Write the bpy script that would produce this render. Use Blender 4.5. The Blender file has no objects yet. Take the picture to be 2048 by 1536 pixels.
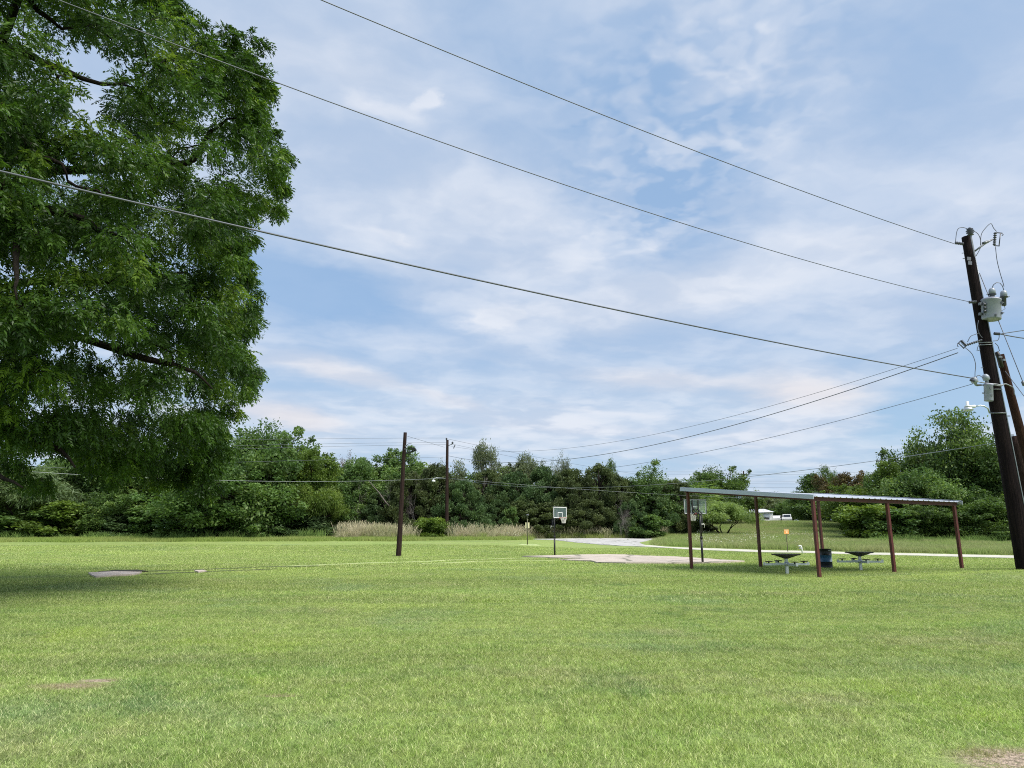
import bpy, bmesh, math, random
import numpy as np
from mathutils import Vector, Matrix
R = math.radians
rng = np.random.default_rng(7)
random.seed(7)
scene = bpy.context.scene
COL = scene.collection

# ------------------------------------------------------------------ camera
PITCH = R(12.02); F = 1400.0; EYE = 1.6
cam_d = bpy.data.cameras.new('camera'); cam = bpy.data.objects.new('camera', cam_d)
COL.objects.link(cam); scene.camera = cam
cam.location = (0, 0, EYE); cam.rotation_euler = (math.pi/2 + PITCH, 0, 0)
cam_d.sensor_width = 36; cam_d.lens = 36*F/2048
cam_d.clip_start = 0.05; cam_d.clip_end = 6000
CP, SP = math.cos(PITCH), math.sin(PITCH)
def ray(u, v):
    x = (u-1024)/F; y = (768-v)/F
    return Vector((x, CP-y*SP, SP+y*CP))
def at(u, v, Y):
    """point seen at (u,v) of the photograph at ground distance Y"""
    d = ray(u, v); return Vector((0, 0, EYE)) + d*(Y/d.y)

# ------------------------------------------------------------------ light and sky
SUN_EL, SUN_AZ = R(52), R(128)          # azimuth clockwise from +Y (camera direction)
sd = Vector((math.sin(SUN_AZ)*math.cos(SUN_EL), math.cos(SUN_AZ)*math.cos(SUN_EL), math.sin(SUN_EL)))
sun_d = bpy.data.lights.new('sun', 'SUN'); sun = bpy.data.objects.new('sun', sun_d); COL.objects.link(sun)
sun_d.energy = 4.4; sun_d.angle = R(42); sun_d.color = (1.0, 0.955, 0.88)
sun.rotation_euler = sd.to_track_quat('Z', 'Y').to_euler(); sun.location = (0, -20, 60)
vs = scene.view_settings
vs.view_transform = 'Standard'; vs.look = 'None'; vs.gamma = 1; vs.use_curve_mapping = False
EXPO = 0.25
vs.exposure = EXPO
scene.render.film_transparent = False
scene.cycles.use_denoising = False
scene.cycles.max_bounces = 6; scene.cycles.diffuse_bounces = 3; scene.cycles.transmission_bounces = 4
scene.cycles.transparent_max_bounces = 8
scene.cycles.sample_clamp_indirect = 6
scene.cycles.use_adaptive_sampling = False
scene.cycles.pixel_filter_type = 'BLACKMAN_HARRIS'; scene.cycles.filter_width = 1.05

def srgb(r, g, b):
    f = lambda c: (c/255/12.92) if c/255 <= .04045 else ((c/255+.055)/1.055)**2.4
    return (f(r), f(g), f(b), 1)

world = bpy.data.worlds.new('World'); scene.world = world; world.use_nodes = True
NT = world.node_tree; NT.nodes.clear()
class NB:
    """small helper to write node graphs"""
    def __init__(s, nt): s.nt = nt
    def n(s, t, **k):
        o = s.nt.nodes.new(t)
        for a, b in k.items(): setattr(o, a, b)
        return o
    def set(s, sock, v):
        if isinstance(v, bpy.types.NodeSocket): s.nt.links.new(v, sock)
        elif v is not None: sock.default_value = v
    def m(s, op, a, b=None, c=None, clamp=False):
        o = s.n('ShaderNodeMath', operation=op); o.use_clamp = clamp
        s.set(o.inputs[0], a); s.set(o.inputs[1], b)
        if c is not None: s.set(o.inputs[2], c)
        return o.outputs[0]
    def v(s, op, a, b=None, out=0):
        o = s.n('ShaderNodeVectorMath', operation=op); s.set(o.inputs[0], a)
        if b is not None: s.set(o.inputs[3 if op == 'SCALE' else 1], b)
        return o.outputs['Value'] if op in ('DOT_PRODUCT', 'LENGTH', 'DISTANCE') else o.outputs[0]
    def comb(s, x, y, z=0.0):
        o = s.n('ShaderNodeCombineXYZ'); s.set(o.inputs[0], x); s.set(o.inputs[1], y); s.set(o.inputs[2], z); return o.outputs[0]
    def sep(s, v):
        o = s.n('ShaderNodeSeparateXYZ'); s.set(o.inputs[0], v); return o.outputs
    def noise(s, vec, scale, detail=4, rough=.55, dist=0, dim='3D', color=False):
        o = s.n('ShaderNodeTexNoise', noise_dimensions=dim); s.set(o.inputs['Vector'], vec)
        o.inputs['Scale'].default_value = scale; o.inputs['Detail'].default_value = detail
        o.inputs['Roughness'].default_value = rough; o.inputs['Distortion'].default_value = dist
        return o.outputs['Color' if color else 'Fac']
    def mr(s, x, a, b, c=0., d=1., smooth=True):
        o = s.n('ShaderNodeMapRange'); o.interpolation_type = 'SMOOTHSTEP' if smooth else 'LINEAR'
        s.set(o.inputs[0], x); o.inputs[1].default_value = a; o.inputs[2].default_value = b
        o.inputs[3].default_value = c; o.inputs[4].default_value = d; return o.outputs[0]
    def mix(s, f, a, b, blend='MIX'):
        o = s.n('ShaderNodeMix', data_type='RGBA', blend_type=blend)
        s.set(o.inputs[0], f); s.set(o.inputs[6], a); s.set(o.inputs[7], b); return o.outputs[2]

W = NB(NT)
SKY_STR = 0.1
sky = W.n('ShaderNodeTexSky', sky_type='NISHITA', sun_disc=False, sun_elevation=SUN_EL, sun_rotation=SUN_AZ)
sky.air_density = 1.0; sky.dust_density = 2.2; sky.ozone_density = 1.5; sky.altitude = 100
tc = W.n('ShaderNodeTexCoord')
dx, dy, dz = W.sep(tc.outputs['Generated'])
zc = W.m('MAXIMUM', dz, 0.0); zs = W.m('ADD', zc, 0.10)
P0 = W.comb(W.m('DIVIDE', dx, zs), W.m('DIVIDE', dy, zs))          # cloud layer coordinates
def pcoord(u, v):
    d = ray(u, v).normalized(); z = max(d.z, 0)+.10; return Vector((d.x/z, d.y/z, 0))
warp = W.v('SCALE', W.v('SUBTRACT', W.noise(P0, 2.2, 4, .6, color=True), (.5, .5, .5)), .30)
P = W.v('ADD', P0, warp)
warp2 = W.v('SCALE', W.v('SUBTRACT', W.noise(P0, 7.0, 5, .62, color=True), (.5, .5, .5)), .12)
PF = W.v('ADD', P, warp2)
PP = W.v('ADD', P0, W.v('SCALE', W.v('SUBTRACT', W.noise(P0, 7.0, 3, .5, color=True), (.5, .5, .5)), .08))
def rotscale(vec, ang, sx, sy):
    c, s_ = math.cos(ang), math.sin(ang)
    return W.comb(W.m('MULTIPLY', W.v('DOT_PRODUCT', vec, (c, s_, 0)), sx), W.m('MULTIPLY', W.v('DOT_PRODUCT', vec, (-s_, c, 0)), sy))
veil = W.mr(W.noise(P, 0.75, 3, .5), .30, .66)
streak = W.mr(W.noise(rotscale(P, R(22), .40, 2.0), 1.6, 4, .55, .3), .34, .68)
puffs = W.mr(W.noise(PP, 9.0, 2, .5, .1), .42, .62)
puffs2 = W.mr(W.noise(PP, 19.0, 2, .5), .42, .62)
fine = W.noise(PF, 3.0, 6, .58)
def blob(u, v, u2, v2, u3, v3, gain, soft=1.0, vec=None):
    """an elliptical cloud (or gap) centred where (u,v) looks, with half axes towards the two other directions"""
    c = pcoord(u, v); a = pcoord(u2, v2)-c; b = pcoord(u3, v3)-c
    det = a.x*b.y-a.y*b.x
    q = W.v('SUBTRACT', PF if vec is None else vec, tuple(c))
    s1 = W.v('DOT_PRODUCT', q, (b.y/det, -b.x/det, 0)); s2 = W.v('DOT_PRODUCT', q, (-a.y/det, a.x/det, 0))
    L = W.v('LENGTH', W.comb(s1, s2))
    return W.mr(L, 1.25, 1.25-1.2*soft, 0., gain)
def total(ls):
    o = ls[0]
    for l in ls[1:]: o = W.m('ADD', o, l)
    return o
mack = blob(1380, 260, 1800, 130, 1330, 560, 1.0, 1., P)             # field of small puffs, upper right
cover = total([W.m('MULTIPLY', veil, .24), W.m('MULTIPLY', streak, .22), .26,
    W.m('MULTIPLY', mack, W.m('ADD', W.m('MULTIPLY', puffs, .40), W.m('ADD', W.m('MULTIPLY', puffs2, .24), -.30))),
    W.m('MULTIPLY', W.m('SUBTRACT', fine, .5), .42),
    blob(700, 140, 900, 230, 560, 260, .34), blob(780, 230, 860, 260, 760, 190, .30, .8), blob(850, 205, 885, 185, 850, 235, .40, .7),
    blob(720, 440, 1050, 500, 720, 290, .30), blob(1050, 440, 1300, 520, 1040, 560, .26),
    blob(1310, 475, 1370, 455, 1310, 505, .38, .8), blob(975, 643, 1050, 620, 985, 668, .50, .8), blob(800, 472, 850, 478, 800, 485, .3),
    blob(1150, 610, 1500, 540, 1150, 670, .26), blob(1500, 560, 2050, 420, 1500, 625, .44), blob(1850, 560, 2200, 470, 1850, 680, .30),
    blob(690, 745, 820, 775, 700, 715, .36, .9), blob(900, 800, 990, 825, 900, 775, .42, .9),
    blob(1620, 785, 1790, 800, 1640, 830, .50, .9), blob(1320, 760, 1520, 770, 1320, 785, .34), blob(1550, 860, 1720, 850, 1500, 900, .34),
    blob(580, 830, 690, 855, 590, 800, .50, .9), blob(1100, 860, 1700, 880, 1100, 780, .34),
    blob(600, 590, 850, 650, 610, 680, -.62), blob(880, 655, 1010, 690, 880, 705, -.32), blob(600, 770, 760, 790, 600, 750, -.2),
    blob(1930, 790, 2250, 720, 1800, 900, -.80), blob(1330, 420, 1560, 300, 1400, 540, -.32), blob(1180, 560, 1330, 520, 1180, 590, -.2),
    blob(1050, 120, 1350, 60, 1150, 330, -.30), blob(1800, 120, 2150, 60, 1700, 330, -.14)])
cover = W.m('ADD', cover, 0, clamp=True)
cover = W.mr(cover, 0.05, .95, .12, .97, smooth=False)
# cloud brightness: thick parts a little greyer below, lit edges whiter; warm near the horizon
tone = W.mr(W.m('ADD', W.noise(P, 1.5, 4, .55), W.m('MULTIPLY', W.m('SUBTRACT', fine, .5), .5)), .34, .66)
warm = total([blob(1620, 785, 1850, 795, 1620, 830, .6), blob(580, 838, 720, 865, 580, 800, .6), blob(700, 750, 980, 820, 700, 720, .35), blob(1300, 760, 1520, 770, 1320, 790, .4)])
CL = 1/(SKY_STR*2**EXPO)
def cc(r, g, b): c = srgb(r, g, b); return (c[0]*CL, c[1]*CL, c[2]*CL, 1)
cloud = W.mix(tone, cc(204, 216, 235), cc(230, 236, 247))
cloud = W.mix(W.m('MINIMUM', warm, 1.), cloud, cc(237, 231, 232))
blue = W.mix(.74, W.v('SCALE', sky.outputs[0], 1.25), cc(150, 189, 232))
blue = W.mix(W.mr(dz, .0, .30, .70, 0.), blue, cc(178, 213, 237))
col = W.mix(cover, blue, cloud)
below = W.mr(dz, -.03, .0)
col = W.mix(below, cc(150, 165, 140), col)
bg = W.n('ShaderNodeBackground'); W.set(bg.inputs[0], col); bg.inputs[1].default_value = SKY_STR
NT.links.new(bg.outputs[0], W.n('ShaderNodeOutputWorld').inputs[0])
world.cycles.sampling_method = 'MANUAL'; world.cycles.sample_map_resolution = 512

# ------------------------------------------------------------------ terrain
def ss(a, b, x):
    t = np.clip((np.asarray(x, float)-a)/(b-a), 0, 1); return t*t*(3-2*t)
RT_Y = [0, 50, 60, 72, 85, 100, 115, 128, 150, 180, 400, 3000]
RT_Z = [0, 0, .14, .42, .86, 1.5, 2.5, 3.40, 3.3, 3.5, 6, 18]
def gz(x, y):
    x = np.asarray(x, float); y = np.asarray(y, float)
    L = .95*ss(50, 75, y)+.006*np.maximum(0, y-75)
    Rr = np.interp(y, RT_Y, RT_Z)
    w = ss(-.08, .16, x/np.maximum(y, 10))
    z = L*(1-w)+Rr*w
    z = z+.24*np.exp(-((x-19.5)**2+(y-27)**2)/(2*2.6**2))
    near = ss(4, 14, y)*(1-ss(200, 400, y))
    z = z+near*.035*(np.sin(x*.31+1.3)*np.sin(y*.27+.4)+.6*np.sin(x*.73+y*.19)*np.sin(y*.61-x*.12+2))
    return z
def g(x, y): return float(gz(x, y))
def G(u, v):
    """where the sight line through (u,v) meets the ground"""
    d = ray(u, v); Ys = np.arange(2, 400, .1)
    Z = EYE+Ys*(d.z/d.y); X = Ys*(d.x/d.y); hit = np.nonzero(Z-gz(X, Ys) < 0)[0]
    i = hit[0] if len(hit) else 1200
    return Vector((X[i], Ys[i], g(X[i], Ys[i])))

# ------------------------------------------------------------------ object helpers
def tag(o, label=None, cat=None, group=None, kind=None):
    if label: o['label'] = label
    if cat: o['category'] = cat
    if group: o['group'] = group
    if kind: o['kind'] = kind
    return o
def thing(name, label, cat, loc=(0, 0, 0), rz=0, group=None):
    o = bpy.data.objects.new(name, None); COL.objects.link(o); o.empty_display_size = .2
    o.location = loc; o.rotation_euler = (0, 0, rz); return tag(o, label, cat, group)
class MB:
    def __init__(s): s.v = []; s.f = []; s.smooth = []
    def add(s, vs_, fs, sm=False):
        b = len(s.v); s.v += [tuple(p) for p in vs_]; s.f += [tuple(b+i for i in f) for f in fs]; s.smooth += [sm]*len(fs); return s
    def box(s, c, size, M=None):
        hx, hy, hz = [k/2 for k in size]
        vs_ = [Vector((x, y, z)) for x in (-hx, hx) for y in (-hy, hy) for z in (-hz, hz)]
        if M is not None: vs_ = [M @ p for p in vs_]
        vs_ = [p+Vector(c) for p in vs_]
        return s.add(vs_, [(0, 1, 3, 2), (4, 6, 7, 5), (0, 4, 5, 1), (2, 3, 7, 6), (0, 2, 6, 4), (1, 5, 7, 3)])
    def bar(s, a, b, w, h=None, up=(0, 0, 1)):
        a, b = Vector(a), Vector(b); h = h or w; d = (b-a).normalized(); u = Vector(up)
        if abs(d.dot(u)) > .98: u = Vector((0, 1, 0))
        x = d.cross(u).normalized(); z = x.cross(d).normalized()
        vs_ = [p+x*i*w/2+z*j*h/2 for p in (a, b) for i, j in ((-1, -1), (1, -1), (1, 1), (-1, 1))]
        return s.add(vs_, [(3, 2, 1, 0), (4, 5, 6, 7), (0, 1, 5, 4), (1, 2, 6, 5), (2, 3, 7, 6), (3, 0, 4, 7)])
    def tube(s, pts, r, n=8, cap=True, closed=False):
        pts = [Vector(p) for p in pts]; rs = r if hasattr(r, '__len__') else [r]*len(pts); N = len(pts)
        u = None; rings = []
        for i, p in enumerate(pts):
            t = (pts[min(i+1, N-1)]-pts[max(i-1, 0)]) if not closed else pts[(i+1) % N]-pts[(i-1) % N]
            t = t.normalized() if t.length > 1e-9 else Vector((0, 0, 1))
            if u is None: u = t.orthogonal().normalized()
            u = (u-t*u.dot(t)); u = u.normalized() if u.length > 1e-6 else t.orthogonal().normalized()
            w = t.cross(u)
            rings.append([p+(u*math.cos(2*math.pi*k/n)+w*math.sin(2*math.pi*k/n))*rs[i] for k in range(n)])
        vs_ = [q for rg in rings for q in rg]; fs = []
        for i in range(N-1 if not closed else N):
            for k in range(n):
                a_ = i*n+k; b_ = i*n+(k+1) % n; c_ = ((i+1) % N)*n+(k+1) % n; d_ = ((i+1) % N)*n+k
                fs.append((a_, b_, c_, d_))
        s.add(vs_, fs, True)
        if cap and not closed:
            s.f.append(tuple(len(s.v)-len(vs_)+k for k in range(n))[::-1]); s.smooth.append(False)
            s.f.append(tuple(len(s.v)-n+k for k in range(n))); s.smooth.append(False)
        return s
    def lathe(s, prof, c=(0, 0, 0), n=20, M=None, sm=True):
        vs_ = []; fs = []
        for r_, z_ in prof:
            for k in range(n):
                a = 2*math.pi*k/n; p = Vector((r_*math.cos(a), r_*math.sin(a), z_))
                if M is not None: p = M @ p
                vs_.append(p+Vector(c))
        for i in range(len(prof)-1):
            for k in range(n):
                fs.append((i*n+k, i*n+(k+1) % n, (i+1)*n+(k+1) % n, (i+1)*n+k))
        fs.append(tuple(range(n))[::-1]); fs.append(tuple((len(prof)-1)*n+k for k in range(n)))
        s.add(vs_, fs, sm); s.smooth[-1] = False; s.smooth[-2] = False
        return s
    def prism(s, poly, y0, y1, M=None):
        """poly in xz extruded along y"""
        n = len(poly); vs_ = [Vector((x, y, z)) for y in (y0, y1) for x, z in poly]
        if M is not None: vs_ = [M @ p for p in vs_]
        fs = [tuple(range(n)), tuple(range(2*n-1, n-1, -1))]+[(i, i+n, (i+1) % n+n, (i+1) % n) for i in range(n)]
        return s.add(vs_, fs)
    def build(s, name, m, parent=None, label=None):
        me = bpy.data.meshes.new(name); me.from_pydata(s.v, [], s.f)
        bm = bmesh.new(); bm.from_mesh(me); bmesh.ops.recalc_face_normals(bm, faces=bm.faces); bm.to_mesh(me); bm.free()
        me.polygons.foreach_set('use_smooth', s.smooth)
        me.materials.append(m); me.update()
        o = bpy.data.objects.new(name, me); COL.objects.link(o)
        if parent: o.parent = parent
        if label: o['label'] = label
        return o
def copy_tree(o, parent=None):
    c = o.copy(); COL.objects.link(c); c.parent = parent
    for ch in list(o.children): copy_tree(ch, c)
    return c
def np_mesh(name, V, Fq, mat, attrs=None, smooth=False):
    """V (n,3) Fq (m,k) equal-sized faces"""
    me = bpy.data.meshes.new(name); k = Fq.shape[1]
    me.vertices.add(len(V)); me.vertices.foreach_set('co', np.ascontiguousarray(V, dtype=np.float32).ravel())
    me.loops.add(Fq.size); me.loops.foreach_set('vertex_index', Fq.astype(np.int32).ravel())
    me.polygons.add(len(Fq)); me.polygons.foreach_set('loop_start', (np.arange(len(Fq))*k).astype(np.int32))
    me.polygons.foreach_set('loop_total', np.full(len(Fq), k, dtype=np.int32))
    if smooth: me.polygons.foreach_set('use_smooth', np.ones(len(Fq), bool))
    me.update(calc_edges=True)
    for an, (dom, arr) in (attrs or {}).items():
        a = me.attributes.new(an, 'FLOAT', dom); a.data.foreach_set('value', np.ascontiguousarray(arr, dtype=np.float32))
    if mat: me.materials.append(mat)
    return me

# ------------------------------------------------------------------ materials
def new_mat(name):
    m = bpy.data.materials.new(name); m.use_nodes = True; m.node_tree.nodes.clear(); return m, NB(m.node_tree)
def principled(b, col, rough=.6, metal=0., bump=None, bump_d=.02, spec=.5, alpha=None):
    p = b.n('ShaderNodeBsdfPrincipled'); b.set(p.inputs['Base Color'], col); b.set(p.inputs['Roughness'], rough)
    b.set(p.inputs['Metallic'], metal); p.inputs['Specular IOR Level'].default_value = spec
    if alpha is not None: b.set(p.inputs['Alpha'], alpha)
    if bump is not None:
        bn = b.n('ShaderNodeBump'); bn.inputs['Distance'].default_value = bump_d; bn.inputs['Strength'].default_value = 1
        b.set(bn.inputs['Height'], bump); b.nt.links.new(bn.outputs[0], p.inputs['Normal'])
    o = b.n('ShaderNodeOutputMaterial'); b.nt.links.new(p.outputs[0], o.inputs[0]); return p
def simple(name, col, rough=.6, metal=0., var=.15, scale=4., dirt=None, bump=0., spec=.5):
    m, b = new_mat(name); t = b.n('ShaderNodeTexCoord').outputs['Object']
    n1 = b.noise(t, scale, 6, .65); n2 = b.noise(t, scale*6, 4, .6)
    f = b.mr(b.m('ADD', b.m('MULTIPLY', n1, .65), b.m('MULTIPLY', n2, .35)), .3, .7)
    c = tuple(col)+(1,) if len(col) == 3 else col
    lo = tuple(k*(1-var) for k in c[:3])+(1,); hi = tuple(min(1, k*(1+var)) for k in c[:3])+(1,)
    cc_ = b.mix(f, lo, hi)
    if dirt:
        d = b.mr(b.noise(t, scale*1.7, 8, .7), .52, .68)
        cc_ = b.mix(b.m('MULTIPLY', d, dirt[1]), cc_, tuple(dirt[0])+(1,))
    principled(b, cc_, b.m('ADD', b.m('MULTIPLY', n2, .2), rough-.1), metal, n2 if bump else None, bump or .01, spec)
    return m
def wood_pole_mat(name, a, bcol, stain):
    m, b = new_mat(name); t = b.n('ShaderNodeTexCoord').outputs['Object']
    x, y, z = b.sep(t)
    g1 = b.noise(b.comb(b.m('MULTIPLY', x, 14), b.m('MULTIPLY', y, 14), b.m('MULTIPLY', z, .55)), 1.6, 7, .68)
    g2 = b.noise(b.comb(b.m('MULTIPLY', x, 40), b.m('MULTIPLY', y, 40), b.m('MULTIPLY', z, 1.2)), 1.5, 3, .6)
    big = b.noise(t, .9, 4, .6)
    c = b.mix(b.mr(g1, .32, .68), a+(1,), bcol+(1,))
    c = b.mix(b.m('MULTIPLY', b.mr(big, .45, .7), .55), c, stain+(1,))
    c = b.mix(b.m('MULTIPLY', b.mr(g2, .62, .72), .85), c, (.008, .006, .006, 1))
    principled(b, c, .8, 0, b.m('ADD', g1, g2), .05, .10); return m
def leaf_mat(name, c0, c1, c2, trans=.35, rough=.5, var=.28):
    """c0..c2 leaf colours picked by the leaf's own tint; whole-plant variation from the object"""
    m, b = new_mat(name)
    a = b.n('ShaderNodeAttribute', attribute_name='tint').outputs['Fac']
    oi = b.n('ShaderNodeObjectInfo').outputs['Random']
    geo = b.n('ShaderNodeNewGeometry').outputs['Position']
    n = b.mr(b.noise(geo, .35, 2, .5), .3, .7)
    c = b.mix(b.mr(a, 0, .6), c0+(1,), c1+(1,)); c = b.mix(b.mr(a, .62, 1.), c, c2+(1,))
    k = b.m('ADD', b.m('MULTIPLY', oi, var), b.m('MULTIPLY', n, var)); k = b.m('ADD', k, 1-var)
    c = b.v('SCALE', c, k)
    d = b.n('ShaderNodeBsdfPrincipled'); b.set(d.inputs['Base Color'], c); d.inputs['Roughness'].default_value = rough
    d.inputs['Specular IOR Level'].default_value = .35
    t = b.n('ShaderNodeBsdfTranslucent'); b.set(t.inputs[0], b.v('MULTIPLY', c, (1.25, 1.25, .7)))
    mx = b.n('ShaderNodeMixShader'); mx.inputs[0].default_value = trans
    b.nt.links.new(d.outputs[0], mx.inputs[1]); b.nt.links.new(t.outputs[0], mx.inputs[2])
    o = b.n('ShaderNodeOutputMaterial'); b.nt.links.new(mx.outputs[0], o.inputs[0]); return m

DIRT = [(G(145, 1376), .34, .15), (G(192, 1363), .20, .08), (G(2045, 1528), .42, .26), (G(1975, 1505), .16, .07), (G(560, 1395), .16, .03)]
def grass_colour(b, bright=1.0, tintf=None):
    pos = b.n('ShaderNodeNewGeometry').outputs['Position']
    x, y, z = b.sep(pos); p2 = b.comb(x, y, 0)
    big = b.mr(b.noise(p2, .11, 4, .6, .4), .32, .68)
    mid = b.mr(b.noise(p2, .55, 5, .62, .3), .30, .70)
    small = b.mr(b.noise(p2, 3.2, 4, .6), .3, .7)
    mow = b.mr(b.noise(b.comb(b.m('MULTIPLY', x, .05), b.m('MULTIPLY', y, .95)), 1.0, 4, .6, .2), .34, .66)
    c = b.mix(big, (.165, .285, .060, 1), (.275, .375, .095, 1))
    c = b.mix(b.m('MULTIPLY', mid, .55), c, (.31, .38, .135, 1))
    c = b.mix(b.m('MULTIPLY', mow, .38), c, (.35, .43, .125, 1))
    deep = b.mr(b.noise(b.v('ADD', p2, (31, 17, 0)), .42, 5, .65, .5), .56, .74)
    c = b.mix(b.m('MULTIPLY', deep, .72), c, (.085, .20, .055, 1))
    straw = b.mr(b.noise(b.v('ADD', p2, (5, 91, 0)), .8, 6, .7, .3), .60, .76)
    c = b.mix(b.m('MULTIPLY', straw, .62), c, (.40, .39, .22, 1))
    c = b.mix(b.m('MULTIPLY', small, .30), c, (.40, .43, .17, 1))
    yel = b.mr(b.noise(b.v('ADD', p2, (55, 3, 0)), .30, 4, .6, .3), .60, .74)
    c = b.mix(b.m('MULTIPLY', yel, .40), c, (.31, .43, .05, 1))
    band = b.noise(b.comb(b.m('MULTIPLY', b.m('ADD', x, b.m('MULTIPLY', y, .12)), .035), b.m('MULTIPLY', b.m('SUBTRACT', y, b.m('MULTIPLY', x, .10)), .23)), 1.0, 5, .62, .3)
    c = b.v('SCALE', c, b.mr(band, .34, .66, .84, 1.13))
    blu = b.mr(b.noise(b.v('ADD', p2, (77, 61, 0)), .26, 5, .62, .4), .52, .70)
    c = b.mix(b.m('MULTIPLY', blu, .55), c, (.20, .30, .15, 1))
    tan = b.mr(b.noise(b.v('ADD', p2, (13, 7, 0)), .36, 6, .68, .5), .52, .72)
    c = b.mix(b.m('MULTIPLY', tan, .58), c, (.37, .37, .20, 1))
    dk = b.mr(b.noise(b.v('ADD', p2, (9, 44, 0)), 1.15, 6, .7, .4), .50, .72)
    c = b.mix(b.m('MULTIPLY', dk, .42), c, (.12, .20, .055, 1))
    # the far lawn is a little paler and yellower
    c = b.mix(b.mr(y, 14, 45, 0., .35), c, (.36, .455, .135, 1))
    tuft = b.m('ADD', b.m('MULTIPLY', b.noise(p2, 16, 3, .7), .6), b.m('MULTIPLY', b.noise(b.comb(x, b.m('MULTIPLY', y, .3)), 7.5, 3, .7), .4))
    c = b.v('MULTIPLY', c, (1.04, 1.045, 1.02))
    c = b.v('SCALE', c, b.mr(tuft, .36, .64, .72, 1.24, smooth=False))
    wob = b.m('MULTIPLY', b.m('SUBTRACT', b.noise(p2, 2.2, 5, .7), .5), 1.3)
    dm = None
    for (q, rx, ry) in DIRT:
        e = b.v('MULTIPLY', b.v('SUBTRACT', p2, (q.x, q.y, 0)), (1/rx, 1/ry, 0))
        s_ = b.mr(b.m('ADD', b.v('LENGTH', e), wob), 1.7, .5)
        dm = s_ if dm is None else b.m('MAXIMUM', dm, s_)
    return c, dm, pos, p2
def grass_blade_mat():
    m, b = new_mat('grass_blade_material')
    c, dm, pos, p2 = grass_colour(b)
    a = b.n('ShaderNodeAttribute', attribute_name='tint').outputs['Fac']
    c = b.mix(b.mr(a, .84, .9, 0., .6), c, (.66, .62, .38, 1))
    k = b.mr(a, 0., .8, .35, 1.6, smooth=False); c = b.v('SCALE', c, k)
    c = b.mix(b.m('MULTIPLY', dm, .75), c, (.40, .34, .22, 1))
    d = b.n('ShaderNodeBsdfPrincipled'); b.set(d.inputs['Base Color'], c); d.inputs['Roughness'].default_value = .55
    d.inputs['Specular IOR Level'].default_value = .3
    t = b.n('ShaderNodeBsdfTranslucent'); b.set(t.inputs[0], b.v('MULTIPLY', c, (1.15, 1.15, .8)))
    mx = b.n('ShaderNodeMixShader'); mx.inputs[0].default_value = .35
    b.nt.links.new(d.outputs[0], mx.inputs[1]); b.nt.links.new(t.outputs[0], mx.inputs[2])
    o = b.n('ShaderNodeOutputMaterial'); b.nt.links.new(mx.outputs[0], o.inputs[0]); return m
def ground_mat():
    m, b = new_mat('lawn_ground_material')
    c, dm, pos, p2 = grass_colour(b)
    x, y, z = b.sep(pos)
    grain = b.noise(p2, 38, 3, .7); grain2 = b.noise(b.comb(b.m('MULTIPLY', x, 3.), b.m('MULTIPLY', y, .9)), 1.0, 4, .7)
    c = b.v('SCALE', c, b.m('ADD', b.mr(grain, .25, .75, .62, .95), b.m('MULTIPLY', b.m('SUBTRACT', grain2, .5), .25)))
    soil = b.mix(b.mr(b.noise(p2, 24, 6, .75), .36, .64), (.15, .125, .075, 1), (.60, .47, .36, 1))
    soil = b.mix(b.m('MULTIPLY', b.mr(b.noise(p2, 9, 5, .7), .54, .66), .7), soil, c)
    c = b.mix(dm, c, soil)
    # beyond the mown lawn: rough meadow ground
    mead = b.mix(b.mr(b.noise(p2, .25, 6, .65), .3, .7), (.20, .25, .08, 1), (.36, .33, .18, 1))
    c = b.mix(b.m('MULTIPLY', b.m('MAXIMUM', b.mr(y, 84, 92), b.m('MULTIPLY', b.mr(y, 66, 72), b.mr(b.m('DIVIDE', x, y), .24, .27))), .8), c, mead)
    principled(b, c, .9, 0, b.m('ADD', grain, b.m('MULTIPLY', grain2, .4)), .03, .2); return m
def concrete_mat(name, base, stain, crack=0., scale=1.):
    m, b = new_mat(name); pos = b.n('ShaderNodeNewGeometry').outputs['Position']
    n = b.noise(pos, 1.1*scale, 8, .7); n2 = b.noise(pos, 22*scale, 4, .7)
    c = b.mix(b.mr(n, .32, .68), stain+(1,), base+(1,)); c = b.v('SCALE', c, b.mr(n2, .3, .7, .82, 1.1))
    if crack:
        vo = b.n('ShaderNodeTexVoronoi', feature='DISTANCE_TO_EDGE'); b.set(vo.inputs['Vector'], b.v('ADD', pos, b.v('SCALE', b.noise(pos, 1.5, 4, .6, color=True), .8)))
        vo.inputs['Scale'].default_value = crack
        c = b.mix(b.mr(vo.outputs['Distance'], .012, .03, .7, 0.), c, (.10, .11, .07, 1))
    principled(b, c, .88, 0, n2, .01, .3); return m
M_ground = ground_mat(); M_blade = grass_blade_mat()
M_court = concrete_mat('court_concrete_material', (.58, .50, .43), (.44, .38, .32), .22)
M_path = concrete_mat('path_concrete_material', (.63, .61, .52), (.46, .44, .36))
M_lot = concrete_mat('lot_gravel_material', (.55, .54, .52), (.38, .37, .36), .35)
M_slab = concrete_mat('old_slab_material', (.68, .58, .50), (.42, .35, .30), 0, 2.)
M_track = concrete_mat('track_dust_material', (.55, .58, .30), (.34, .44, .17), 0, 1.5)
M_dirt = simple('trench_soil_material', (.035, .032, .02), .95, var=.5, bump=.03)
M_stepshade = simple('step_shade_material', (.075, .095, .035), .95, var=.6, bump=.03)  # dark colour carries the shade along a step in the ground
M_redsteel = simple('red_oxide_steel_material', (.098, .024, .021), .45, 0., .22, 3, ((.045, .018, .015), .6), 0, .45)
M_galv = simple('galvanised_steel_material', (.52, .56, .58), .38, .55, .12, 5, ((.30, .31, .31), .4))
M_roofsheet = simple('roof_sheet_material', (.66, .69, .74), .40, .1, .08, 2, ((.40, .42, .44), .35))
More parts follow.
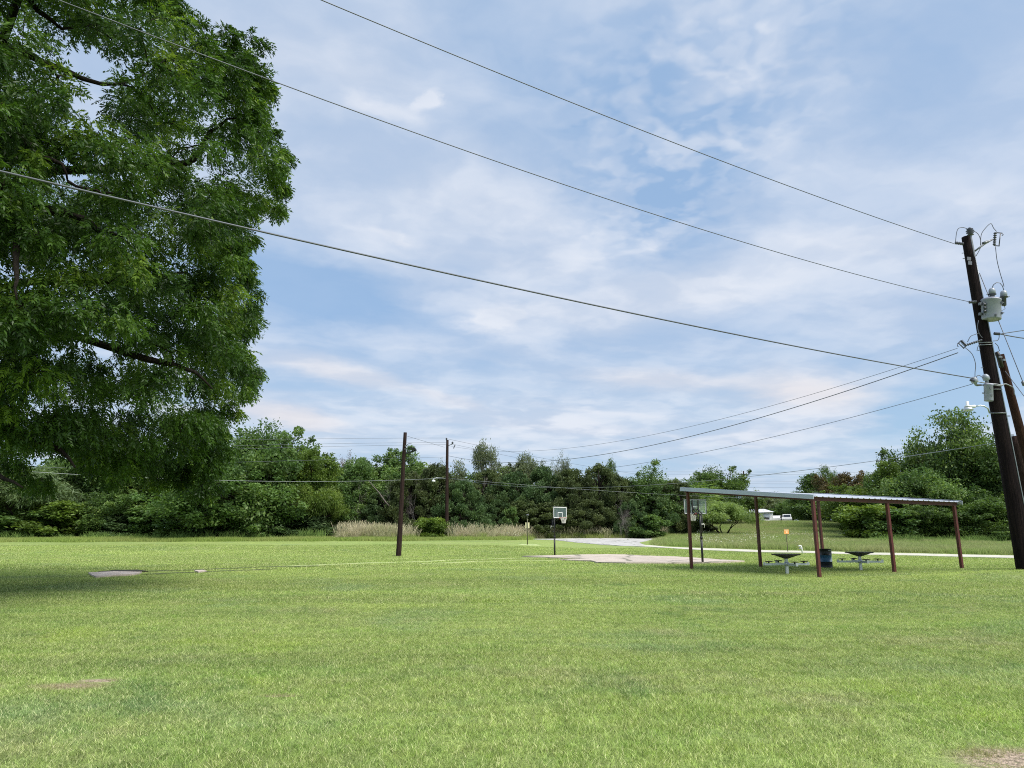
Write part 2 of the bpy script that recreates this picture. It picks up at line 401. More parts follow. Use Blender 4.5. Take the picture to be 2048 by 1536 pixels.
M_trim = simple('gable_trim_material', (.46, .50, .60), .35, .15, .08, 2)
M_black = simple('black_coated_steel_material', (.012, .012, .013), .42, 0, .3, 6)
M_darktop = simple('dark_table_plastic_material', (.016, .016, .015), .5, 0, .35, 8)
M_poleA = wood_pole_mat('creosote_pole_material', (.004, .003, .004), (.022, .014, .013), (.009, .005, .006))
M_poleB = wood_pole_mat('brown_pole_material', (.020, .010, .007), (.072, .036, .023), (.04, .016, .010))
M_poleC = wood_pole_mat('weathered_pole_material', (.014, .009, .008), (.058, .037, .032), (.026, .013, .010))
M_wire = simple('wire_material', (.10, .11, .13), .5, .3, .1, 1)
M_wirelt = simple('pale_wire_material', (.22, .24, .25), .4, .5, .15, 1)
M_tank = simple('transformer_grey_material', (.29, .305, .385), .38, 0, .10, 4, ((.22, .25, .27), .4))
M_porc = simple('porcelain_material', (.30, .33, .38), .2, 0, .06, 5)
M_porcdk = simple('grey_insulator_material', (.055, .06, .075), .3, 0, .15, 8)
M_hard = simple('pole_hardware_material', (.16, .17, .18), .45, .5, .2, 8)
M_tagm = simple('pole_tag_material', (.10, .11, .13), .5, .2, .1, 20)
M_white = simple('white_paint_material', (.78, .79, .78), .4, 0, .05, 4)
M_lamp = simple('lamp_housing_material', (.70, .72, .72), .4, 0, .05, 4)
M_clear = None
def clear_mat():
    m, b = new_mat('clear_backboard_material'); t = b.n('ShaderNodeTexCoord').outputs['Object']
    n = b.noise(t, 3, 4, .6)
    p = principled(b, (.25, .36, .35, 1), b.mr(n, .3, .7, .08, .25), 0, None, .01, .5)
    p.inputs['Alpha'].default_value = .16; return m
M_clear = clear_mat()
M_net = simple('net_cord_material', (.75, .74, .68), .8, 0, .1, 20)
M_rim = simple('rim_orange_material', (.40, .07, .03), .4, 0, .15, 10)
M_signy = simple('cream_sign_material', (.74, .68, .44), .5, 0, .06, 5)
M_signo = simple('orange_sign_material', (.80, .36, .10), .5, 0, .06, 8)
M_signlt = simple('pale_sign_edge_material', (.85, .62, .34), .5, 0, .05, 8)
M_post = simple('sign_post_material', (.10, .10, .055), .6, .1, .25, 8)
M_shedw = simple('shed_wall_material', (.78, .79, .80), .5, .1, .06, 2)
M_shedr = simple('shed_roof_material', (.74, .77, .82), .4, .2, .05, 2)
M_sheddoor = simple('shed_door_material', (.40, .46, .52), .5, .1, .08, 2)
M_dark = simple('dark_interior_material', (.02, .022, .025), .8, 0, .3, 2)
M_carw = simple('white_car_paint_material', (.72, .72, .70), .25, 0, .03, 2)
M_glass = simple('car_window_material', (.02, .025, .03), .1, 0, .1, 2)
M_tyre = simple('tyre_material', (.02, .02, .02), .8, 0, .2, 8)
M_bark = wood_pole_mat('bark_material', (.009, .008, .007), (.035, .028, .022), (.018, .015, .010))
M_barkgrey = wood_pole_mat('grey_bark_material', (.10, .085, .075), (.26, .23, .21), (.14, .12, .10))
M_twig = simple('dead_twig_material', (.25, .22, .20), .8, 0, .25, 2)

# leaf kinds
L_pecan = leaf_mat('pecan_leaf_material', (.028, .066, .013), (.068, .140, .020), (.195, .300, .042), .36, .42, .16)
L_oak = leaf_mat('oak_leaf_material', (.048, .090, .026), (.105, .180, .045), (.22, .31, .075), .36)
L_elm = leaf_mat('elm_leaf_material', (.065, .110, .022), (.130, .205, .036), (.23, .31, .06), .36)
L_hack = leaf_mat('hackberry_leaf_material', (.052, .105, .030), (.115, .200, .056), (.235, .330, .100), .38)
L_cedar = leaf_mat('cedar_leaf_material', (.040, .060, .022), (.086, .118, .040), (.160, .195, .068), .2, .7)
L_cedarg = leaf_mat('green_cedar_leaf_material', (.038, .074, .028), (.074, .130, .044), (.145, .205, .075), .2, .7)  # also on low bushes, where its darker colour stands for shade
L_mesq = leaf_mat('mesquite_leaf_material', (.17, .25, .08), (.27, .38, .13), (.36, .47, .18), .44)
L_willow = leaf_mat('willow_leaf_material', (.07, .11, .045), (.12, .18, .075), (.20, .27, .115), .38)
L_pale = leaf_mat('pale_leaf_material', (.09, .12, .06), (.16, .20, .10), (.24, .28, .15), .35)
L_russet = leaf_mat('russet_leaf_material', (.07, .05, .025), (.12, .10, .03), (.18, .10, .04), .3)

# ------------------------------------------------------------------ ground and paths
def axis(segs):
    out = []
    for a, b_, st in segs: out += list(np.arange(a, b_, st))
    return np.array(out+[segs[-1][1]])
gx = axis([(-3000, -400, 260), (-400, -120, 20), (-120, -50, 3.5), (-50, 60, 1.0), (60, 140, 4), (140, 400, 20), (400, 3000, 260)])
gy = axis([(-200, -20, 30), (-20, 0, 4), (0, 160, 1.0), (160, 400, 12), (400, 3200, 200)])
X, Y = np.meshgrid(gx, gy); Z = gz(X, Y); nx, ny = len(gx), len(gy)
V = np.stack([X.ravel(), Y.ravel(), Z.ravel()], 1)
i = np.arange(nx*ny).reshape(ny, nx)
Fq = np.stack([i[:-1, :-1].ravel(), i[:-1, 1:].ravel(), i[1:, 1:].ravel(), i[1:, :-1].ravel()], 1)
ground = bpy.data.objects.new('ground', np_mesh('ground', V, Fq, M_ground, smooth=True)); COL.objects.link(ground)
tag(ground, kind='structure')

def inside(poly, x, y):
    """vectorised point in polygon"""
    x = np.asarray(x); y = np.asarray(y); r = np.zeros(x.shape, bool); n = len(poly)
    for k in range(n):
        x1, y1 = poly[k][:2]; x2, y2 = poly[(k+1) % n][:2]
        c = ((y1 > y) != (y2 > y)) & (x < (x2-x1)*(y-y1)/((y2-y1) or 1e-9)+x1)
        r ^= c
    return r
def densify(poly, step=.8, jag=.0):
    out = []
    n = len(poly)
    for k in range(n):
        a = Vector(poly[k][:2]); b_ = Vector(poly[(k+1) % n][:2]); m_ = max(1, int((b_-a).length/step))
        for j in range(m_):
            p = a.lerp(b_, j/m_)
            if jag: p = p+Vector((random.uniform(-jag, jag), random.uniform(-jag, jag)))
            out.append((p.x, p.y))
    return out
def slab(name, poly, top, depth, mat, parent=None, jag=.0, kind='structure', step=.8):
    """a draped slab with real thickness; its top follows the ground + top"""
    pts = densify(poly, step, jag)
    bm = bmesh.new(); vs_ = [bm.verts.new((x, y, 0)) for x, y in pts]; f = bm.faces.new(vs_)
    if f.normal.z < 0: f.normal_flip()
    xs = [p[0] for p in pts]; ys = [p[1] for p in pts]
    for ax, lo, hi in ((0, min(xs), max(xs)), (1, min(ys), max(ys))):
        for t_ in np.arange(math.ceil(lo), hi, 1.0):
            co = (t_, 0, 0) if ax == 0 else (0, t_, 0); no = (1, 0, 0) if ax == 0 else (0, 1, 0)
            bmesh.ops.bisect_plane(bm, geom=bm.verts[:]+bm.edges[:]+bm.faces[:], plane_co=co, plane_no=no)
    bmesh.ops.triangulate(bm, faces=bm.faces[:])
    for v_ in bm.verts: v_.co.z = g(v_.co.x, v_.co.y)+top
    r = bmesh.ops.extrude_face_region(bm, geom=bm.faces[:])
    for e in r['geom']:
        if isinstance(e, bmesh.types.BMVert): e.co.z -= depth
    bmesh.ops.recalc_face_normals(bm, faces=bm.faces)
    me = bpy.data.meshes.new(name); bm.to_mesh(me); bm.free(); me.materials.append(mat)
    o = bpy.data.objects.new(name, me); COL.objects.link(o)
    if kind: o['kind'] = kind
    return o
def gp(lst): return [(G(u, v).x, G(u, v).y) for u, v in lst]
court_poly = gp([(1045, 1114.5), (1120, 1112.5), (1250, 1111), (1330, 1114.5), (1420, 1120), (1490, 1124.5), (1440, 1127), (1330, 1128.5), (1250, 1128), (1195, 1127), (1182, 1123.5), (1120, 1121.5), (1180, 1119.5), (1100, 1117)])
path_poly = gp([(2300, 1120), (2048, 1113), (1900, 1109.5), (1740, 1106.5), (1560, 1102), (1400, 1097.2), (1330, 1094.3), (1296, 1091.2), (1270, 1093.2), (1340, 1097.2), (1400, 1100.7), (1560, 1106), (1740, 1110.5), (1900, 1114), (2048, 1118), (2300, 1126)])
lot_poly = gp([(1055, 1078.3), (1140, 1077.2), (1240, 1076.8), (1336, 1077.4), (1300, 1081), (1280, 1085), (1283, 1088.5), (1297, 1091), (1272, 1093.0), (1200, 1089.5), (1150, 1085), (1110, 1080.5)])
o = slab('basketball_court', court_poly, .085, .3, M_court, jag=.06)
slab('footpath', path_poly, .05, .25, M_path, jag=.03)
slab('gravel_lot', lot_poly, .03, .25, M_lot, jag=.12)
# two worn edges of an old buried walk running left from the court
def strip_poly(px, w):
    P_ = [G(u, v) for u, v in px]; up = []; dn = []
    for k, p in enumerate(P_):
        a_, b_ = P_[max(0, k-1)], P_[min(len(P_)-1, k+1)]; d = (b_-a_); d.z = 0; d.normalize(); n_ = Vector((-d.y, d.x, 0))
        ww = w*random.uniform(.75, 1.2)
        up.append(p+n_*ww/2); dn.append(p-n_*ww/2)
    return [(q.x, q.y) for q in up+dn[::-1]]
track1 = strip_poly([(1100, 1116.5), (1000, 1118), (900, 1121), (780, 1126), (640, 1131), (560, 1134)], .40)
track2 = strip_poly([(1180, 1120.5), (1060, 1122), (940, 1124.5), (840, 1128)], .30)
slab('worn_track', track1, .035, .2, M_track, jag=.05)
slab('worn_track', track2, .035, .2, M_track, jag=.05)
step_shade1 = strip_poly([(640, 1133), (540, 1135), (450, 1138), (330, 1142.5), (285, 1144)], .42)  # thin dark strips painted as the shadow line of a step in the lawn
step_shade2 = strip_poly([(560, 1138.5), (450, 1143), (360, 1146.5), (290, 1150)], .22)
slab('soil_shade_strip', step_shade1, .035, .1, M_stepshade, jag=.10, step=.5)
slab('soil_shade_strip', step_shade2, .03, .1, M_stepshade, jag=.07, step=.5)
slab_poly = gp([(178, 1148.5), (230, 1146), (284, 1147), (270, 1151.5), (225, 1154), (192, 1157), (184, 1154)])
o = slab('concrete_slab', slab_poly, .07, .25, M_slab, jag=.03, kind=None)
tag(o, 'broken weathered concrete slab lying in the grass under the big tree', 'concrete slab')
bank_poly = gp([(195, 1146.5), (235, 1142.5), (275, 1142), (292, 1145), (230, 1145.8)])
slab('soil_shade_strip', bank_poly, .06, .1, M_dirt, jag=.08)
stone_poly = gp([(388, 1143.5), (404, 1142.2), (414, 1144.5), (396, 1146.5)])
o = slab('concrete_chunk', stone_poly, .06, .2, M_slab, jag=.03, kind=None)
tag(o, 'small pale patch of concrete showing through the lawn right of the slab', 'concrete slab')
NOGRASS = [court_poly, path_poly, lot_poly, track1, track2, slab_poly, bank_poly, stone_poly, step_shade1, step_shade2]
# ------------------------------------------------------------------ grass scattering
def blades(n, size, h0, h1, w, lean, seed, tint_hi=.12, seg=2, bend=.5, keep_in=True, head=0.):
    """tile of bent blades; each blade a strip of seg quads narrowing to a tip"""
    r = np.random.default_rng(seed)
    bx = r.uniform(-size/2, size/2, n); by = r.uniform(-size/2, size/2, n)
    h = r.uniform(h0, h1, n); a = r.uniform(0, 2*np.pi, n); ln = r.uniform(.15, 1, n)*lean*h
    lx, ly = np.cos(a)*ln, np.sin(a)*ln; fa = r.uniform(0, 2*np.pi, n); fx, fy = np.cos(fa)*w/2, np.sin(fa)*w/2
    ts = np.linspace(0, 1, seg+1); Vs = []
    for t in ts:
        ww = (1-t**1.6)*.9+.1 if t < 1 else .12
        if head and t > .6: ww = head
        cx = bx+lx*t**(1+bend); cy = by+ly*t**(1+bend); cz = h*(t-(.25*bend*lean)*t*t)
        Vs.append(np.stack([cx-fx*ww, cy-fy*ww, cz], 1)); Vs.append(np.stack([cx+fx*ww, cy+fy*ww, cz], 1))
    Vv = np.stack(Vs, 1); k = 2*(seg+1); base = (np.arange(n)*k)[:, None]
    Fs = [np.concatenate([base+2*s_, base+2*s_+1, base+2*s_+3, base+2*s_+2], 1) for s_ in range(seg)]
    Fq = np.stack(Fs, 1).reshape(-1, 4); tint = r.random(n)
    return Vv.reshape(-1, 3), Fq, np.repeat(tint, k)
def tile_obj(name, mat, *a, **k):
    V_, F_, t_ = blades(*a, **k)
    return bpy.data.objects.new(name, np_mesh(name, V_, F_, mat, {'tint': ('POINT', t_)}))
def scatter(name, pts, rot, scl, idx, sources, label=None, tilt=None):
    me = bpy.data.meshes.new(name+'_points'); me.vertices.add(len(pts)); me.vertices.foreach_set('co', pts.astype(np.float32).ravel())
    for an, arr in (('rz', rot), ('sc', scl)):
        a = me.attributes.new(an, 'FLOAT', 'POINT'); a.data.foreach_set('value', arr.astype(np.float32))
    a = me.attributes.new('pick', 'INT', 'POINT'); a.data.foreach_set('value', idx.astype(np.int32))
    o = bpy.data.objects.new(name, me); COL.objects.link(o); o['kind'] = 'stuff'
    if label: o['label'] = label
    ng = bpy.data.node_groups.new(name+'_scatter', 'GeometryNodeTree')
    ng.interface.new_socket('Geometry', in_out='INPUT', socket_type='NodeSocketGeometry')
    ng.interface.new_socket('Geometry', in_out='OUTPUT', socket_type='NodeSocketGeometry')
    N = ng.nodes; L = ng.links; gi = N.new('NodeGroupInput'); go = N.new('NodeGroupOutput')
    jn = N.new('GeometryNodeJoinGeometry')
    for s_ in reversed(sources):
        oi = N.new('GeometryNodeObjectInfo'); oi.inputs['Object'].default_value = s_
        gt = N.new('GeometryNodeGeometryToInstance'); L.new(oi.outputs['Geometry'], gt.inputs[0]); L.new(gt.outputs[0], jn.inputs[0])
    def attr(nm, ty):
        q = N.new('GeometryNodeInputNamedAttribute'); q.data_type = ty; q.inputs[0].default_value = nm; return q.outputs[0]
    ip = N.new('GeometryNodeInstanceOnPoints'); ip.inputs['Pick Instance'].default_value = True
    mp = N.new('GeometryNodeMeshToPoints'); L.new(gi.outputs[0], mp.inputs[0])
    L.new(mp.outputs[0], ip.inputs['Points']); L.new(jn.outputs[0], ip.inputs['Instance'])
    L.new(attr('pick', 'INT'), ip.inputs['Instance Index'])
    cx = N.new('ShaderNodeCombineXYZ'); L.new(attr('rz', 'FLOAT'), cx.inputs[2]); L.new(cx.outputs[0], ip.inputs['Rotation'])
    cs = N.new('ShaderNodeCombineXYZ'); sa = attr('sc', 'FLOAT'); cs.inputs[0].default_value = 1; cs.inputs[1].default_value = 1
    L.new(sa, cs.inputs[2]); L.new(cs.outputs[0], ip.inputs['Scale'])
    L.new(ip.outputs[0], go.inputs[0])
    md = o.modifiers.new('scatter', 'NODES'); md.node_group = ng
    return o
T = .6
near_tiles = [tile_obj('grass_tile', M_blade, 3100, T*1.36, .012, .046, .0040, 1.5, 10+k) for k in range(5)]
mid_tiles = [tile_obj('grass_tile', M_blade, 760, T*1.36, .015, .055, .0085, 1.3, 20+k, seg=1) for k in range(4)]
far_tiles = [tile_obj('grass_tile', M_blade, 230, T*1.36, .02, .065, .02, .9, 30+k, seg=1) for k in range(4)]
def wedge_points(y0, y1, step, margin=4., slope=.78, seed=0):
    r = np.random.default_rng(seed); xs = np.arange(-y1*slope-margin, y1*slope+margin, step); ys = np.arange(y0, y1, step)
    A, B = np.meshgrid(xs, ys); A = A+r.uniform(-.13, .13, A.shape)*step; B = B+r.uniform(-.13, .13, B.shape)*step
    A, B = A.ravel(), B.ravel(); k = np.abs(A) < B*slope+margin; return A[k], B[k]
def vnoise(x, y, s, seed):
    r = np.random.default_rng(seed); tab = r.random((256, 256))
    xi = np.floor(x/s).astype(int); yi = np.floor(y/s).astype(int); fx = x/s-xi; fy = y/s-yi
    fx = fx*fx*(3-2*fx); fy = fy*fy*(3-2*fy); q = lambda a, b_: tab[a % 256, b_ % 256]
    return (q(xi, yi)*(1-fx)+q(xi+1, yi)*fx)*(1-fy)+(q(xi, yi+1)*(1-fx)+q(xi+1, yi+1)*fx)*fy
def lawn(name, y0, y1, tiles, seed, slope=.78):
    x, y = wedge_points(y0, y1, T, seed=seed, slope=slope); ok = np.ones(len(x), bool)
    for poly in NOGRASS: ok &= ~inside(poly, x, y)
    sc = .80+.55*vnoise(x, y, 1.7, 3)*vnoise(x, y, .9, 4)+.35*vnoise(x, y, 5., 5)
    for (q, rx, ry) in DIRT:
        e = np.hypot((x-q.x)/rx, (y-q.y)/ry); ok &= ~((e < .8) & (vnoise(x, y, .5, 9) > .45)); sc = np.where(e < 1.6, sc*.5, sc)
    x, y, sc = x[ok], y[ok], sc[ok]; r = np.random.default_rng(seed)
    pts = np.stack([x, y, gz(x, y)-.004], 1)
    scatter(name, pts, r.uniform(0, 6.28, len(x)), sc, r.integers(0, len(tiles), len(x)), tiles)
lawn('lawn_grass', 3.0, 17, near_tiles, 1); lawn('lawn_grass', 17, 32, mid_tiles, 2); lawn('lawn_grass', 32, 64, far_tiles, 3)

# --- tall grasses at the wood's edge and in the meadow
def tall_mat(name, a, b_, c_, trans=.35):
    m, b = new_mat(name); t = b.n('ShaderNodeAttribute', attribute_name='tint').outputs['Fac']
    p = b.n('ShaderNodeNewGeometry').outputs['Position']; n = b.mr(b.noise(p, .22, 4, .6), .35, .65)
    c = b.mix(b.mr(t, 0, .6), a+(1,), b_+(1,)); c = b.mix(b.m('MULTIPLY', n, .6), c, c_+(1,))
    d = b.n('ShaderNodeBsdfDiffuse'); b.set(d.inputs[0], c); tr = b.n('ShaderNodeBsdfTranslucent'); b.set(tr.inputs[0], c)
    mx = b.n('ShaderNodeMixShader'); mx.inputs[0].default_value = trans
    b.nt.links.new(d.outputs[0], mx.inputs[1]); b.nt.links.new(tr.outputs[0], mx.inputs[2])
    o = b.n('ShaderNodeOutputMaterial'); b.nt.links.new(mx.outputs[0], o.inputs[0]); return m
M_dry = tall_mat('dry_grass_material', (.45, .42, .26), (.60, .54, .38), (.38, .42, .20))
M_mead = tall_mat('meadow_grass_material', (.23, .34, .09), (.39, .48, .17), (.43, .41, .22))
M_rough = tall_mat('rough_grass_material', (.20, .30, .07), (.33, .43, .11), (.40, .43, .16))
M_weed = tall_mat('weed_leaf_material', (.13, .22, .06), (.22, .34, .09), (.20, .28, .09))
M_flower = simple('white_flower_material', (.80, .80, .62), .7, 0, .05, 5)
dry_tiles = [tile_obj('dry_grass_tile', M_dry, 170, 1.1, .55, 1.35, .022, .55, 50+k, seg=3, bend=.8, head=.9) for k in range(4)]
stalk_tiles = [tile_obj('dry_stalk_tile', M_dry, 16, 1.1, 1.0, 2.1, .03, .5, 55+k, seg=4, bend=.9, head=1.3) for k in range(4)]
mead_tiles = [tile_obj('meadow_grass_tile', M_mead, 190, 1.1, .22, .62, .026, .7, 60+k, seg=2) for k in range(4)]
rough_tiles = [tile_obj('rough_grass_tile', M_rough, 200, 1.1, .14, .42, .026, .8, 70+k, seg=2) for k in range(4)]
def fill_poly(name, poly, step, tiles, seed, smin=.6, smax=1.3, dens=1., label=None, avoid=(), sfun=None):
    r = np.random.default_rng(seed); xs = [p[0] for p in poly]; ys = [p[1] for p in poly]
    A, B = np.meshgrid(np.arange(min(xs), max(xs), step), np.arange(min(ys), max(ys), step))
    A = (A+r.uniform(-.4, .4, A.shape)*step).ravel(); B = (B+r.uniform(-.4, .4, B.shape)*step).ravel()
    ok = inside(poly, A, B) & (r.random(len(A)) < dens)
    for q in avoid: ok &= ~inside(q, A, B)
    A, B = A[ok], B[ok]; sc = smin+(smax-smin)*(.55*vnoise(A, B, 3.5, seed)+.45*r.random(len(A)))
    if sfun is not None: sc = sc*sfun(A, B)
    return scatter(name, np.stack([A, B, gz(A, B)-.01], 1), r.uniform(0, 6.28, len(A)), sc, r.integers(0, len(tiles), len(A)), tiles, label)
def band(us, v0, Y1):
    """ground area from where (u, v0) hits to distance Y1, as a polygon"""
    a = [G(u, v) for u, v in zip(us, v0)]; return [(p.x, p.y) for p in a]+[(p.x*Y1/p.y, Y1) for p in reversed(a)]
rough_left = band([-300, 0, 300, 600, 800, 1000, 1060], [1085, 1085, 1083.5, 1083, 1082.5, 1080.5, 1079.5], 84)
fill_poly('rough_grass', rough_left, .7, rough_tiles, 41, .7, 1.35, 1., 'unmown green grass strip along the left edge of the woods')
dry1 = band([675, 740, 800, 830], [1079, 1079, 1080, 1080], 88)
dry2 = band([900, 960, 1010, 1060, 1120, 1200, 1290, 1330], [1079, 1078.5, 1078, 1077, 1076.2, 1076, 1075.8, 1076], 97)
tap = lambda a, b_, w: (lambda x, y: .22+.78*ss(a, a+w, x/y)*(1-ss(b_-w, b_, x/y))*(.35+1.15*vnoise(x, y, 1.7, 8)))
du = lambda u: (u-1024)/F/CP
fill_poly('tall_dry_grass', dry1, .5, dry_tiles, 42, .4, 1.35, 1., 'tall straw coloured grass left of the near wooden pole', sfun=tap(du(675), du(830), .035))
fill_poly('tall_dry_grass', dry2, .5, dry_tiles, 43, .4, 1.35, .9, 'tall straw coloured grass between the trees and the gravel lot', sfun=tap(du(895), du(1110), .05))
fill_poly('dry_stalks', dry1, .6, stalk_tiles, 52, .6, 1.25, .9, 'tall seeding straw stalks left of the near wooden pole')
fill_poly('dry_stalks', dry2, .6, stalk_tiles, 53, .5, 1.1, .8, 'tall seeding straw stalks between the trees and the gravel lot')
fill_poly('rough_grass', dry1, .6, rough_tiles, 45, 1.2, 2.9, 1., 'greener weeds growing through the left dry grass')
fill_poly('rough_grass', dry2, .6, rough_tiles, 46, 1.1, 2.6, 1., 'greener weeds growing through the dry grass behind the gravel lot')
mead = [(p[0], p[1]) for p in (lambda: gp([(1306, 1091), (1400, 1095.5), (1560, 1100), (1740, 1104.8), (1900, 1108), (2100, 1113), (2300, 1118)]))()]
mead_poly = mead+[(75, 90), (60, 132), (20, 132), (14, 100), (lot_poly[3][0]+.5, lot_poly[3][1]+1), (lot_poly[4][0]+.8, lot_poly[4][1])]
fill_poly('meadow_grass', mead_poly, .75, mead_tiles, 44, .6, 1.3, 1., 'unmown meadow grass rising beyond the footpath', avoid=[lot_poly])
weed_tiles = [tile_obj('weed_tile', M_weed, 120, 1.2, .3, 1.0, .07, .9, 80+k, seg=2) for k in range(3)]
fill_poly('edge_weeds', band([-300, 0, 300, 640], [1080.6, 1080.6, 1080, 1079.6], 80), 1.1, weed_tiles, 47, .4, 1.5, .55, 'taller leafy weeds at the foot of the left wood')
fill_poly('edge_weeds', [(p_[0], p_[1]) for p_ in [(36, 74), (40, 73), (60, 73.5), (60, 77), (38, 77)]], 1.0, weed_tiles, 48, .4, 1.6, .6, 'taller leafy weeds at the foot of the right hand thicket')
r_ = np.random.default_rng(5)
def flower_tile(seed):
    r = np.random.default_rng(seed); m_ = MB()
    for _ in range(5):
        x, y, h = r.uniform(-.4, .4), r.uniform(-.4, .4), r.uniform(.4, .75); s_ = r.uniform(.03, .06)
        m_.add([(x-s_, y, h), (x, y-s_, h+.01), (x+s_, y, h), (x, y+s_, h+.02)], [(0, 1, 2, 3)])
        m_.add([(x-s_, y, h-.02), (x, y, h+s_), (x+s_, y, h-.02)], [(0, 1, 2)])
    me = bpy.data.meshes.new('flower_tile'); me.from_pydata(m_.v, [], m_.f); me.materials.append(M_flower)
    return bpy.data.objects.new('flower_tile', me)
fl_tiles = [flower_tile(k) for k in range(3)]
def flowers(name, poly, n, seed, label, clump=.55):
    r = np.random.default_rng(seed); xs = [p[0] for p in poly]; ys = [p[1] for p in poly]
    A = r.uniform(min(xs), max(xs), n*4); B = r.uniform(min(ys), max(ys), n*4)
    ok = inside(poly, A, B) & (vnoise(A, B, 4., seed) > clump); A, B = A[ok][:n], B[ok][:n]
    scatter(name, np.stack([A, B, gz(A, B)], 1), r.uniform(0, 6, len(A)), r.uniform(.7, 1.3, len(A)), r.integers(0, 3, len(A)), fl_tiles, label)
flowers('white_wildflowers', gp([(1360, 1094), (1700, 1101), (1640, 1075), (1400, 1072)]), 190, 3, 'white wildflowers scattered in the meadow beyond the path', .5)
flowers('white_wildflowers', band([690, 860, 1040], [1080, 1080, 1078], 80), 90, 4, 'white wildflowers along the edge of the dry grass', .55)

# ------------------------------------------------------------------ foliage helpers
def leaf_cloud(C, D, Lh, Wd, tint, mat, name, droop=None):
    """C centres, D leaf axis (unit), kite-shaped leaves folded a little"""
    n = len(C); r = rng
    Nn = r.normal(size=(n, 3)); Nn[:, 2] = np.abs(Nn[:, 2])+.35
    S = np.cross(D, Nn); S /= np.linalg.norm(S, axis=1, keepdims=True)+1e-9
    L_ = np.asarray(Lh).reshape(-1, 1)*np.ones((n, 1)); W_ = np.asarray(Wd).reshape(-1, 1)*np.ones((n, 1))
    a = C-D*L_*.5; b = C-D*L_*.05+S*W_*.5; c = C+D*L_*.5; d = C-D*L_*.05-S*W_*.5
    up = np.cross(S, D)*W_*.12; b = b+up; d = d+up
    V = np.stack([a, b, c, d], 1).reshape(-1, 3); Fq = np.arange(4*n).reshape(-1, 4)
    return np_mesh(name, V, Fq, mat, {'tint': ('POINT', np.repeat(tint, 4))})
def unit(v): return v/(np.linalg.norm(v, axis=-1, keepdims=True)+1e-9)
def limb_path(a, b, n=5, sag=.12, wob=.08):
    a, b = Vector(a), Vector(b); L = (b-a).length; out = []
    w1 = Vector([random.uniform(-1, 1) for _ in range(3)])*L*wob; w2 = Vector([random.uniform(-1, 1) for _ in range(3)])*L*wob*.6
    for k in range(n+1):
        t = k/n; p = a.lerp(b, t)+w1*math.sin(math.pi*t)+w2*math.sin(2*math.pi*t); p.z += L*sag*math.sin(math.pi*t); out.append(p)
    return out
